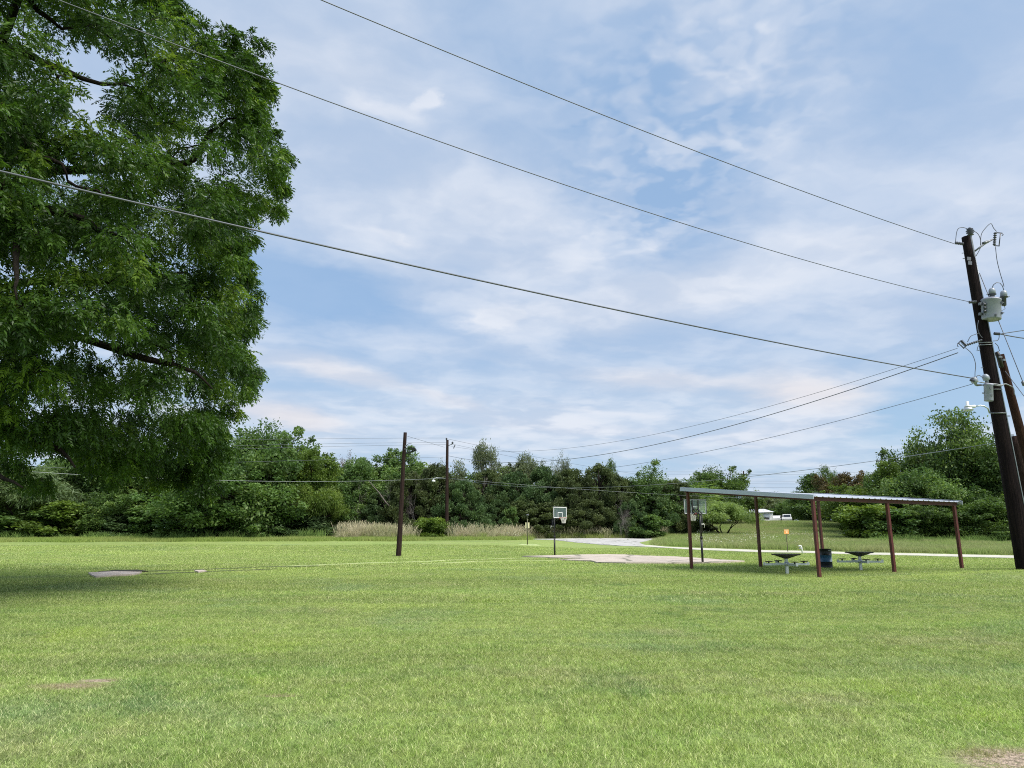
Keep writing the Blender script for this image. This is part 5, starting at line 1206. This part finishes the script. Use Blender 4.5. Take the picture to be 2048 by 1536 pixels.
wire('power_line', [(1946, 767), (1802, 810), (1660, 845), (1434, 898), (1300, 925), (1200, 938)], A_, AP2, .010, 'third sagging cable starting at the small box', M_wire)
wire('power_line', [(2006, 880), (1991, 886), (1850, 906), (1600, 942), (1440, 962), (1300, 976), (1100, 969), (897, 957)], (18.4, 28), AP2, .012, 'low cable passing above the shelter roof to the far pole', M_wirelt)
wire('power_line', [(897, 957), (1000, 965), (1200, 981), (1364, 991), (1530, 997)], AP2, (28, 92), .011, 'low cable passing just under the shelter roof edge', M_wirelt)
wire('power_line', [(600, 963), (700, 962.5), (800, 960), (893, 956)], AP2, LR_, .016, 'pale low cable in front of the left wood', M_wirelt, ext1=45)
for (a_, b_, c_, lab) in ((878, 876.5, 876, 'top thin wire left of the far pole'), (888.5, 886, 885, 'second thin wire left of the far pole'), (894.5, 891, 889, 'third thin wire left of the far pole'), (921, 917, 914, 'fourth thin wire left of the far pole, over the tree tops')):
    wire('power_line', [(600, a_), (760, b_), (893, c_)], AP2, LR_, .011, lab, M_wire, ext1=45)
PN = (nb.x, nb.y)
wire('power_line', [(815, 872.5), (889, 894.5)], PN, AP2, .013, 'short wire sloping from the near wooden pole to the farther one', M_wire)
wire('power_line', [(893, 877), (930, 885), (1053, 911), (1160, 930), (1290, 950), (1400, 963)], AP2, (40, 150), .014, 'thin wire dropping right from the top of the farther pole', M_wire)
wire('power_line', [(905, 890), (1000, 906), (1225, 952), (1380, 972)], AP2, (40, 150), .013, 'second thin wire dropping right from the farther pole', M_wire)
for (va, vb, lab) in ((944, 944.5, 'highest distant wire over the shelter'), (949, 950, 'second distant wire over the shelter'), (962, 963, 'third distant wire over the shelter'), (967.5, 968.5, 'fourth distant wire over the shelter'), (975, 976, 'lowest distant wire over the shelter')):
    wire('power_line', [(1487, va), (1727, vb)], (1487-1024, 0) if False else tuple(at(1487, 950, 174.6).xy), tuple(at(1727, 950, 149.6).xy), .018, lab, M_wire, ext0=60, ext1=30, step=6)
wire('power_line', [(2000, 668), (2025, 664), (2060, 659)], tuple(at(2000, 668, PY).xy), tuple(at(2150, 668, PY+3).xy), .018, 'short upper wire leaving the utility pole to the right', M_wire, ext1=6)
wire('power_line', [(2000, 668), (2025, 673), (2060, 678)], tuple(at(2000, 668, PY).xy), tuple(at(2150, 668, PY+3).xy), .022, 'short lower wire leaving the utility pole to the right', M_wire, ext1=6)
# guys
def guy(p, q, r, label, ins=None):
    a, b_ = Vector(p), Vector(q); m_ = MB(); m_.tube([Vector((0, 0, 0)), b_-a], r, 6)
    root = thing('guy_wire', label, 'guy wire', a); m_.build('strand', M_wire, root)
    if ins is not None:
        c = (b_-a)*ins; d = (b_-a).normalized(); m2 = MB(); m2.tube([c-d*.10, c-d*.08, c+d*.08, c+d*.10], [.03, .06, .06, .03], 8); m2.build('insulator', M_hard, root)
guy(at(1959, 546, PY-.2), at(2047, 767, PY-.5)+(at(2047, 767, PY-.5)-at(1959, 546, PY-.2))*1.0, .016, 'guy wire slanting right from below the pole top', .5)
guy(at(2010, 742, PY+.6), at(2060, 808, PY+.4)+(at(2060, 808, PY+.4)-at(2010, 742, PY+.6))*3.6, .014, 'guy wire slanting right from the leaning brace pole')

# ------------------------------------------------------------------ picnic shelter
SB = Vector((11.60, 27.35)); SBC = Vector((7.5, 3.1)); SBA = Vector((-3.58, 5.5))
zB, zC, zA = 3.02, 2.94, 3.64
SO = Vector((SB.x, SB.y, g(*SB)))
def S(a, b_, z): p = SB+SBC*a+SBA*b_; return Vector((p.x, p.y, z))-SO
def roofz(a, b_): return zB+(zC-zB)*a+(zA-zB)*b_
sh = thing('picnic_shelter', 'open red steel picnic shelter with corrugated metal roof', 'picnic shelter', SO)
BH = .15
for a_, b_ in ((0.012, .012), (.5, .012), (.988, .012), (.012, .988), (.5, .988), (.988, .988)):
    p = SB+SBC*a_+SBA*b_; m_ = MB(); gz_ = g(*p); m_.bar(S(a_, b_, gz_-.3), S(a_, b_, roofz(a_, b_)-.05-BH), .112, .112, up=(SBC.x, SBC.y, 0)); m_.build('post', M_redsteel, sh)
    m_ = MB(); m_.bar(S(a_, b_, gz_+.0), S(a_, b_, gz_+.012), .24, .24, up=(SBC.x, SBC.y, 0)); m_.build('base_plate', M_redsteel, sh)
def beam(a0, b0, a1, b1, w, h, dz=-.05, name='beam'):
    m_ = MB(); m_.bar(S(a0, b0, roofz(a0, b0)+dz-h/2), S(a1, b1, roofz(a1, b1)+dz-h/2), w, h); return m_.build(name, M_redsteel, sh)
beam(-.008, .012, 1.008, .012, .07, BH); beam(-.008, .988, 1.008, .988, .07, BH)
beam(.012, .02, .012, .98, .068, BH); beam(.988, .02, .988, .98, .068, BH); beam(.5, .02, .5, .98, .068, BH-.01)
for t in (.2, .4, .6, .8): beam(.02, t, .98, t, .05, .09, -.052, 'purlin')
NSH = 9; ribs = 3
for k in range(NSH):
    m_ = MB(); prof = []
    for r0 in range(ribs):
        s0 = (k+r0/ribs)/NSH; w = 1/NSH/ribs
        prof += [(s0, 0), (s0+w*.36, 0), (s0+w*.44, .032), (s0+w*.56, .032), (s0+w*.64, 0)]
    prof.append(((k+1)/NSH-.0004, 0)); top = []; bot = []
    for b_ in (-.02, 1.02):
        for s_, h_ in prof: top.append(S(s_*1.02-.01, b_, roofz(s_, b_)+h_-.035)); bot.append(S(s_*1.02-.01, b_, roofz(s_, b_)+h_-.042))
    n_ = len(prof); fs = [(j, j+1, n_+j+1, n_+j) for j in range(n_-1)]+[(2*n_+j, 3*n_+j, 3*n_+j+1, 2*n_+j+1) for j in range(n_-1)]
    fs += [(j, 2*n_+j, 2*n_+j+1, j+1) for j in range(n_-1)]+[(n_+j, n_+j+1, 3*n_+j+1, 3*n_+j) for j in range(n_-1)]+[(0, n_, 3*n_, 2*n_), (n_-1, 3*n_-1, 4*n_-1, 2*n_-1)]
    m_.add(top+bot, fs); m_.build('roof_sheet', M_roofsheet, sh)
for a_ in (-.014, 1.014):
    m_ = MB(); m_.bar(S(a_, -.022, roofz(a_, -.02)-.055), S(a_, 1.022, roofz(a_, 1.02)-.055), .03, .16); m_.bar(S(a_+(.012 if a_ < 0 else -.012), -.022, roofz(a_, -.02)+.03), S(a_+(.012 if a_ < 0 else -.012), 1.022, roofz(a_, 1.02)+.03), .16, .012); m_.build('gable_trim', M_trim, sh)

# ------------------------------------------------------------------ picnic tables
def make_table(loc, rz, label):
    t = thing('picnic_table', label, 'picnic table', loc, rz)
    m_ = MB(); m_.lathe([(.07, .60), (.13, .62), (.50, .745), (.60, .755), (.61, .785), (.60, .795), (.0, .797)], n=8, sm=False); m_.build('table_top', M_darktop, t)
    m_ = MB(); m_.bar((0, 0, -.2), (0, 0, .62), .105, .105); m_.build('pedestal', M_galv, t)
    m_ = MB(); m_.lathe([(.085, .32), (.10, .33), (.10, .46), (.085, .47)], n=10); m_.build('hub_collar', M_galv, t)
    for k in range(4):
        a = k*math.pi/2; M_ = Matrix.Rotation(a, 3, 'Z'); q = lambda x, y, z: M_ @ Vector((x, y, z))
        m_ = MB(); m_.bar(q(.09, 0, .385), q(.93, 0, .385), .06, .085); m_.bar(q(.925, 0, .34), q(.925, 0, .47), .09, .02); m_.build('seat_arm', M_galv, t)
        m_ = MB(); m_.lathe([(.03, .42), (.03, .475), (.13, .48), (.16, .495), (.155, .51), (.0, .515)], q(.74, 0, 0), 12); m_.build('seat', M_darktop, t)
    return t
t1 = make_table(G(1574.5, 1148), R(4), 'dark topped picnic table near the left front post of the shelter')
t1.location = G(1574.5, 1148)
p2 = G(1722, 1141.5); t2 = copy_tree(t1); t2.location = p2; t2.rotation_euler.z = R(-7); t2['label'] = 'dark topped picnic table right of the drum, under the right half of the shelter'
t1['group'] = t2['group'] = 'picnic tables under the shelter'

# ------------------------------------------------------------------ drum bin
def barrel_mat():
    m, b = new_mat('painted_drum_material'); t = b.n('ShaderNodeTexCoord').outputs['Object']; x, y, z = b.sep(t)
    n = b.noise(t, 9, 5, .6); n2 = b.noise(t, 3, 3, .6)
    zz = b.m('ADD', z, b.m('MULTIPLY', b.m('SUBTRACT', n, .5), .015))
    c = b.mix(b.mr(zz, .28, .29), (.012, .014, .035, 1), (.030, .11, .24, 1))
    patch = b.m('MULTIPLY', b.mr(b.m('ADD', x, b.m('MULTIPLY', z, -.35)), -.02, -.01), b.m('MULTIPLY', b.mr(zz, .28, .29), b.mr(y, .05, .0)))
    c = b.mix(patch, c, (.50, .58, .62, 1))
    c = b.mix(b.mr(zz, .585, .595), c, (.010, .011, .016, 1))
    c = b.mix(b.m('MULTIPLY', b.mr(n2, .55, .75), .3), c, (.05, .035, .025, 1))
    principled(b, c, .4, 0); return m
bl = G(1650, 1135.5); bl.y -= .15
dr = thing('drum_bin', 'blue and black steel drum with a white patch under the shelter', 'drum', bl)
m_ = MB(); m_.lathe([(.27, 0), (.29, .01), (.285, .03), (.285, .285), (.30, .295), (.285, .305), (.285, .58), (.30, .59), (.285, .60), (.285, .855), (.29, .86), (.268, .86), (.268, .30)], n=32); m_.build('drum_body', barrel_mat(), dr)
m_ = MB(); m_.tube([(math.cos(a)*.287, math.sin(a)*.287, .865) for a in np.linspace(0, 2*math.pi, 28, endpoint=False)], .014, 6, closed=True); m_.build('drum_rim', M_black, dr)
m_ = MB(); m_.box((.1, -.288, .80), (.16, .02, .012)); m_.build('rim_clamp', M_galv, dr)

# ------------------------------------------------------------------ basketball hoops
def make_hoop(loc, rz, label, s=1.):
    """local +Y points from the pole towards the court (board faces +Y)"""
    t = thing('basketball_hoop', label, 'basketball hoop', loc, rz, 'basketball hoops on the small court')
    m_ = MB(); m_.tube([(0, 0, -.1), (0, 0, 1.35)], .060, 12); m_.tube([(0, 0, 1.30), (0, 0, 2.62)], .048, 12); m_.tube([(0, 0, 1.28), (0, 0, 1.40)], .075, 12); m_.build('pole', M_black, t)
    m_ = MB(); m_.tube([(0, -.22, 2.58), (0, -.22, 1.62)], .022, 8); m_.bar((0, -.22, 2.56), (0, 0, 2.56), .05); m_.bar((0, -.20, 1.72), (0, 0, 1.60), .04); m_.build('height_lever', M_black, t)
    m_ = MB(); m_.box((0, -.25, 2.05), (.10, .05, .05)); m_.tube([(.06, -.25, 2.1), (.12, -.25, 1.98), (.08, -.26, 1.85)], .014, 5); m_.build('lever_grip', M_net, t)
    by = .60; bw, bh, z0 = 1.24, .74, 2.62
    for x_ in (-.12, .12):
        m_ = MB(); m_.bar((x_, 0, 2.60), (x_, by-.03, 2.86), .03, .05); m_.bar((x_, 0, 2.42), (x_, by-.03, 2.68), .03, .05); m_.bar((x_*1.4, by-.03, z0+.02), (x_*1.4, by-.03, z0+bh-.02), .055, .035); m_.build('support_arm', M_black, t)
    m_ = MB(); m_.bar((-.17, by-.03, 2.86), (.17, by-.03, 2.86), .03, .04); m_.bar((-.17, by-.03, 2.98), (-.02, by-.03, 2.72), .03); m_.bar((.17, by-.03, 2.98), (.02, by-.03, 2.72), .03); m_.build('cross_brace', M_black, t)
    m_ = MB(); m_.box((0, by, z0+bh/2), (bw, .012, bh)); m_.build('backboard', M_clear, t)
    def frame(x0, x1, za, zb, w, y_, dpt):
        q = MB(); xm, zm = (x0+x1)/2, (za+zb)/2
        q.box((xm, y_, za+w/2), (x1-x0, dpt, w)); q.box((xm, y_, zb-w/2), (x1-x0, dpt, w)); q.box((x0+w/2, y_, zm), (w, dpt*.98, zb-za-2*w)); q.box((x1-w/2, y_, zm), (w, dpt*.98, zb-za-2*w)); return q
    frame(-bw/2, bw/2, z0, z0+bh, .035, by+.008, .010).build('board_border', M_white, t)
    frame(-.225, .225, z0+.02, z0+.38, .032, by+.009, .008).build('target_square', M_white, t)
    q = MB(); q.box((0, by-.012, z0+bh+.015), (bw+.05, .05, .03)); q.box((-bw/2-.012, by-.012, z0+bh/2), (.02, .05, bh)); q.box((bw/2+.012, by-.012, z0+bh/2), (.02, .05, bh)); q.box((0, by-.012, z0-.012), (bw, .05, .02)); q.build('board_frame', M_hard, t)
    # printed slanted marks on the board
    q = MB()
    for k in range(5): q.bar((.30+.0*k, by+.008, z0+.07+.065*k), (.44, by+.008, z0+.01+.065*k+.03), .006, .014, up=(0, 0, 1))
    q.tube([(.36+.05*math.cos(a), by+.009, z0+.43+.05*math.sin(a)) for a in np.linspace(0, 6.2, 12)], .008, 4); q.build('board_print', M_tank, t)
    rc = by+.16+.19; rr = .225; zr = z0+.03
    m_ = MB(); m_.tube([(rr*math.cos(a), rc+rr*math.sin(a), zr) for a in np.linspace(0, 2*math.pi, 28, endpoint=False)], .012, 6, closed=True); m_.box((0, by+.06, zr-.01), (.16, .14, .03)); m_.box((0, by+.012, zr-.05), (.16, .02, .12)); m_.build('rim', M_rim, t)
    q = MB(); n_ = 12; lv = [(rr, 0), (rr*.86, .10), (rr*.70, .20), (rr*.58, .30), (rr*.52, .40)]
    for k in range(n_):
        for s_ in (-1, 1):
            pts = [(r_*math.cos(2*math.pi*(k+s_*.5*j)/n_), rc+r_*math.sin(2*math.pi*(k+s_*.5*j)/n_), zr-d_) for j, (r_, d_) in enumerate(lv)]
            q.tube(pts, .010, 4, cap=False)
    q.build('net', M_net, t); return t
h1p = G(1109.5, 1112.5); h2p = G(1405.5, 1127.5)
d12 = (h2p-h1p); ang = math.atan2(d12.y, d12.x)-math.pi/2
make_hoop(h1p, ang+R(9), 'far basketball hoop facing the camera, backboard against the cedars')
make_hoop(h2p, ang+math.pi-R(22), 'near basketball hoop seen from behind beside the left shelter post')

# ------------------------------------------------------------------ signs and pipe
sp = G(1055, 1090); H_ = at(1053, 1031, sp.y).z-sp.z; W_ = 1/(F/(sp.y*CP))
s_ = thing('course_sign', 'cream board on a thin post seen from behind, left of the far hoop', 'sign', sp)
m_ = MB(); m_.tube([(0, 0, -.1), (0, 0, H_-.1)], .045, 8); m_.build('post', M_post, s_)
zt = at(1053, 1045, sp.y).z-sp.z; zb = at(1053, 1056, sp.y).z-sp.z
m_ = MB(); m_.box((0, .06, (zt+zb)/2), (8.2*W_, .03, zt-zb)); m_.build('sign_board', M_signy, s_)
m_ = MB(); m_.lathe([(.05, -.2), (.05, .04), (.12, .08), (.14, .16), (.08, .22)], (0, 0, H_-.1), 10); m_.tube([(0, 0, H_), (.13, 0, H_+.12)], .07, 8); m_.build('post_cap', M_porcdk, s_)
q = slab('bare_soil_patch', [(sp.x-.9, sp.y-.9), (sp.x+.2, sp.y-.8), (sp.x+1.3, sp.y-.3), (sp.x+.8, sp.y+.7), (sp.x-.5, sp.y+.3)], .03, .1, M_track, jag=.05)
sp = G(1576, 1104.5); s_ = thing('course_marker', 'small orange square sign on a thin dark post beyond the path', 'sign', sp)
W_ = (sp.y*CP)/F; zt = at(1575, 1059, sp.y).z-sp.z; zb = at(1575, 1068, sp.y).z-sp.z; H_ = at(1575, 1056.5, sp.y).z-sp.z
m_ = MB(); m_.tube([(0, 0, -.1), (-.04, 0, H_)], .035, 8); m_.build('post', M_post, s_)
m_ = MB(); m_.box((-.02, -.05, (zt+zb)/2), (9.5*W_, .03, zt-zb+.0)); m_.build('sign_board', M_signo, s_)
m_ = MB(); m_.box((-.02, -.068, zt-.05), (8.*W_, .006, .06)); m_.box((.0, -.068, (zt+zb)/2-.04), (3*W_, .006, .16)); m_.build('sign_print', M_signlt, s_)
sp = G(1604, 1108); s_ = thing('vent_pipe', 'short white bent pipe standing beside the footpath', 'pipe', sp); W_ = (sp.y*CP)/F; H_ = at(1600, 1092, sp.y).z-sp.z
m_ = MB(); m_.tube([(.06, 0, -.1), (0, 0, H_*.85), (-.03, 0, H_), (-.16, 0, H_+.02), (-.20, 0, H_-.04)], .055, 10); m_.build('pipe', M_white, s_)
m_ = MB(); m_.tube([(-.06, -.05, H_*.72), (-.20, -.06, H_*.70)], .045, 8); m_.build('outlet', M_tank, s_)

# ------------------------------------------------------------------ shed and vehicles in the distance
SY = 130.; sc_ = SY*CP/F
s0 = at(1522, 1044, SY); s0.z = g(s0.x, SY)
sd_ = thing('shed', 'white metal shed with an open bay on the left beyond the meadow', 'shed', s0, R(-4))
m_ = MB(); w2 = 24.5*sc_; eh = 1.95
m_.box((w2/2, 1.6, eh/2), (w2, 3.2, eh)); m_.build('wall', M_shedw, sd_)
m_ = MB()
for k in range(9): m_.box((w2*(k+.5)/9+.02, -.012, eh/2), (.03, .03, eh-.05))
m_.build('wall_ribs', M_shedw, sd_)
m_ = MB(); m_.box((1.0, -.03, .82), (1.15, .05, 1.62)); m_.build('door', M_sheddoor, sd_)
m_ = MB(); m_.add([(-2.65, -.6, eh-.12), (w2+.2, -.35, eh+.02), (w2-1.1, 1.5, eh+.62), (-2.0, 1.5, eh+.62), (-2.65, 3.5, eh-.1), (w2+.2, 3.5, eh+.02)], [(0, 1, 2, 3), (3, 2, 5, 4), (1, 5, 2), (0, 3, 4), (0, 4, 5, 1)]); m_.build('roof', M_shedr, sd_)
m_ = MB(); m_.box((-1.25, 2.6, eh/2-.05), (2.5, .1, eh-.1)); m_.box((-2.5, 1.4, eh/2-.05), (.08, 2.4, eh-.1)); m_.build('bay_wall', M_dark, sd_)
for x_ in (-2.5, -1.3): m_ = MB(); m_.bar((x_, -.4, -.2), (x_, -.4, eh-.1), .1); m_.build('bay_post', M_porcdk, sd_)
def wheels(t, xs, y0, y1, r=.34, z=None):
    for x_ in xs:
        for y_ in (y0, y1):
            m_ = MB(); M_ = Matrix.Rotation(math.pi/2, 3, 'X'); m_.lathe([(r*.5, -.11), (r*.95, -.10), (r, -.06), (r, .06), (r*.95, .10), (r*.5, .11)], (x_, y_, r), 18, M_); w_ = m_.build('wheel', M_tyre, t)
            m_ = MB(); m_.lathe([(r*.1, -.125), (r*.48, -.12), (r*.55, -.10), (r*.55, .10), (r*.48, .12), (r*.1, .125)], (x_, y_, r), 14, M_); m_.build('rim', M_galv, w_)
def arch(cx, r, x0, x1, z0=.28, n=8): return [(cx+r*math.cos(a), max(z0, .34+r*math.sin(a))) for a in np.linspace(math.pi, 0, n)]
def make_car(loc, rz, label, kind='sedan'):
    t = thing('parked_car' if kind == 'sedan' else 'pickup_truck', label, 'car' if kind == 'sedan' else 'pickup truck', loc, rz)
    if kind == 'sedan':
        low = [(-2.2, .28)]+arch(-1.35, .40, 0, 0)+arch(1.4, .40, 0, 0)+[(2.25, .28), (2.28, .62), (2.1, .78), (1.1, .92), (-1.5, .96), (-2.2, .90)]
        gh = [(1.15, .90), (.45, 1.36), (-.75, 1.40), (-1.55, .95)]
        win = [[(.92, .95), (.40, 1.30), (-.12, 1.33), (-.12, .95)], [(-.2, .95), (-.2, 1.33), (-.70, 1.34), (-1.25, .98)]]; ws = (-1.35, 1.4)
    else:
        low = [(-2.7, .38)]+arch(-1.75, .46, 0, 0)+arch(1.75, .46, 0, 0)+[(2.6, .38), (2.65, .75), (2.5, 1.0), (1.35, 1.08), (-2.68, 1.05)]
        gh = [(1.35, 1.05), (.75, 1.62), (-.35, 1.66), (-.55, 1.05)]; win = [[(1.12, 1.10), (.70, 1.55), (.05, 1.57), (.05, 1.10)], [(-.03, 1.10), (-.03, 1.57), (-.32, 1.58), (-.45, 1.10)]]; ws = (-1.75, 1.75)
    m_ = MB(); m_.prism(low, -.86, .86); m_.build('body', M_carw, t)
    m_ = MB(); n0 = len(m_.v); m_.prism(gh, -.72, .72); m_.build('cabin', M_carw, t)
    for s2 in (-1, 1):
        for wv in win: m_ = MB(); m_.prism(wv, s2*.70, s2*.735); m_.build('window', M_glass, t)
    m_ = MB(); g0, g1 = gh[0], gh[1]; e = .02; m_.add([(g0[0]+e, -.62, g0[1]+.06), (g0[0]+e, .62, g0[1]+.06), (g1[0]+e+.02, .6, g1[1]-.05), (g1[0]+e+.02, -.6, g1[1]-.05)], [(0, 1, 2, 3)]); m_.build('windscreen', M_glass, t)
    for s2 in (-.6, .6):
        m_ = MB(); m_.box((low[-4][0]-.02 if kind == 'sedan' else 2.6, s2, .68), (.08, .3, .12)); m_.build('headlight', M_porc, t)
    wheels(t, ws, -.78, .78, .33 if kind == 'sedan' else .38); return t
def gpos(u, Yd): x = (u-1024)/F*(Yd*CP+.4); return Vector((x, Yd, g(x, Yd)))
make_car(gpos(1575, 133), R(248), 'white pickup truck parked under the trees right of the shed', 'pickup')
make_car(gpos(1555, 133.5), R(60), 'white car parked between the shed and the pickup truck')
# small utility cart by the shed door
cp_ = gpos(1533, 128.6); ct = thing('utility_cart', 'small white cart with a dark seat parked before the shed door', 'cart', cp_, R(10))
m_ = MB(); m_.prism([(-.75, .25), (.75, .25), (.85, .45), (.3, .55), (-.75, .60)], -.45, .45); m_.build('body', M_carw, ct)
m_ = MB(); m_.prism([(-.3, .62), (.35, .60), (.42, .95), (-.32, 1.0)], -.40, .40); m_.build('seat', M_dark, ct)
m_ = MB(); m_.tube([(-.5, .3, .6), (-.45, .3, 1.15), (-.35, -.3, 1.15), (-.4, -.3, .6)], .03, 6); m_.build('roll_bar', M_black, ct)
wheels(ct, (-.5, .55), -.42, .42, .22)
print('objects', len(scene.objects))
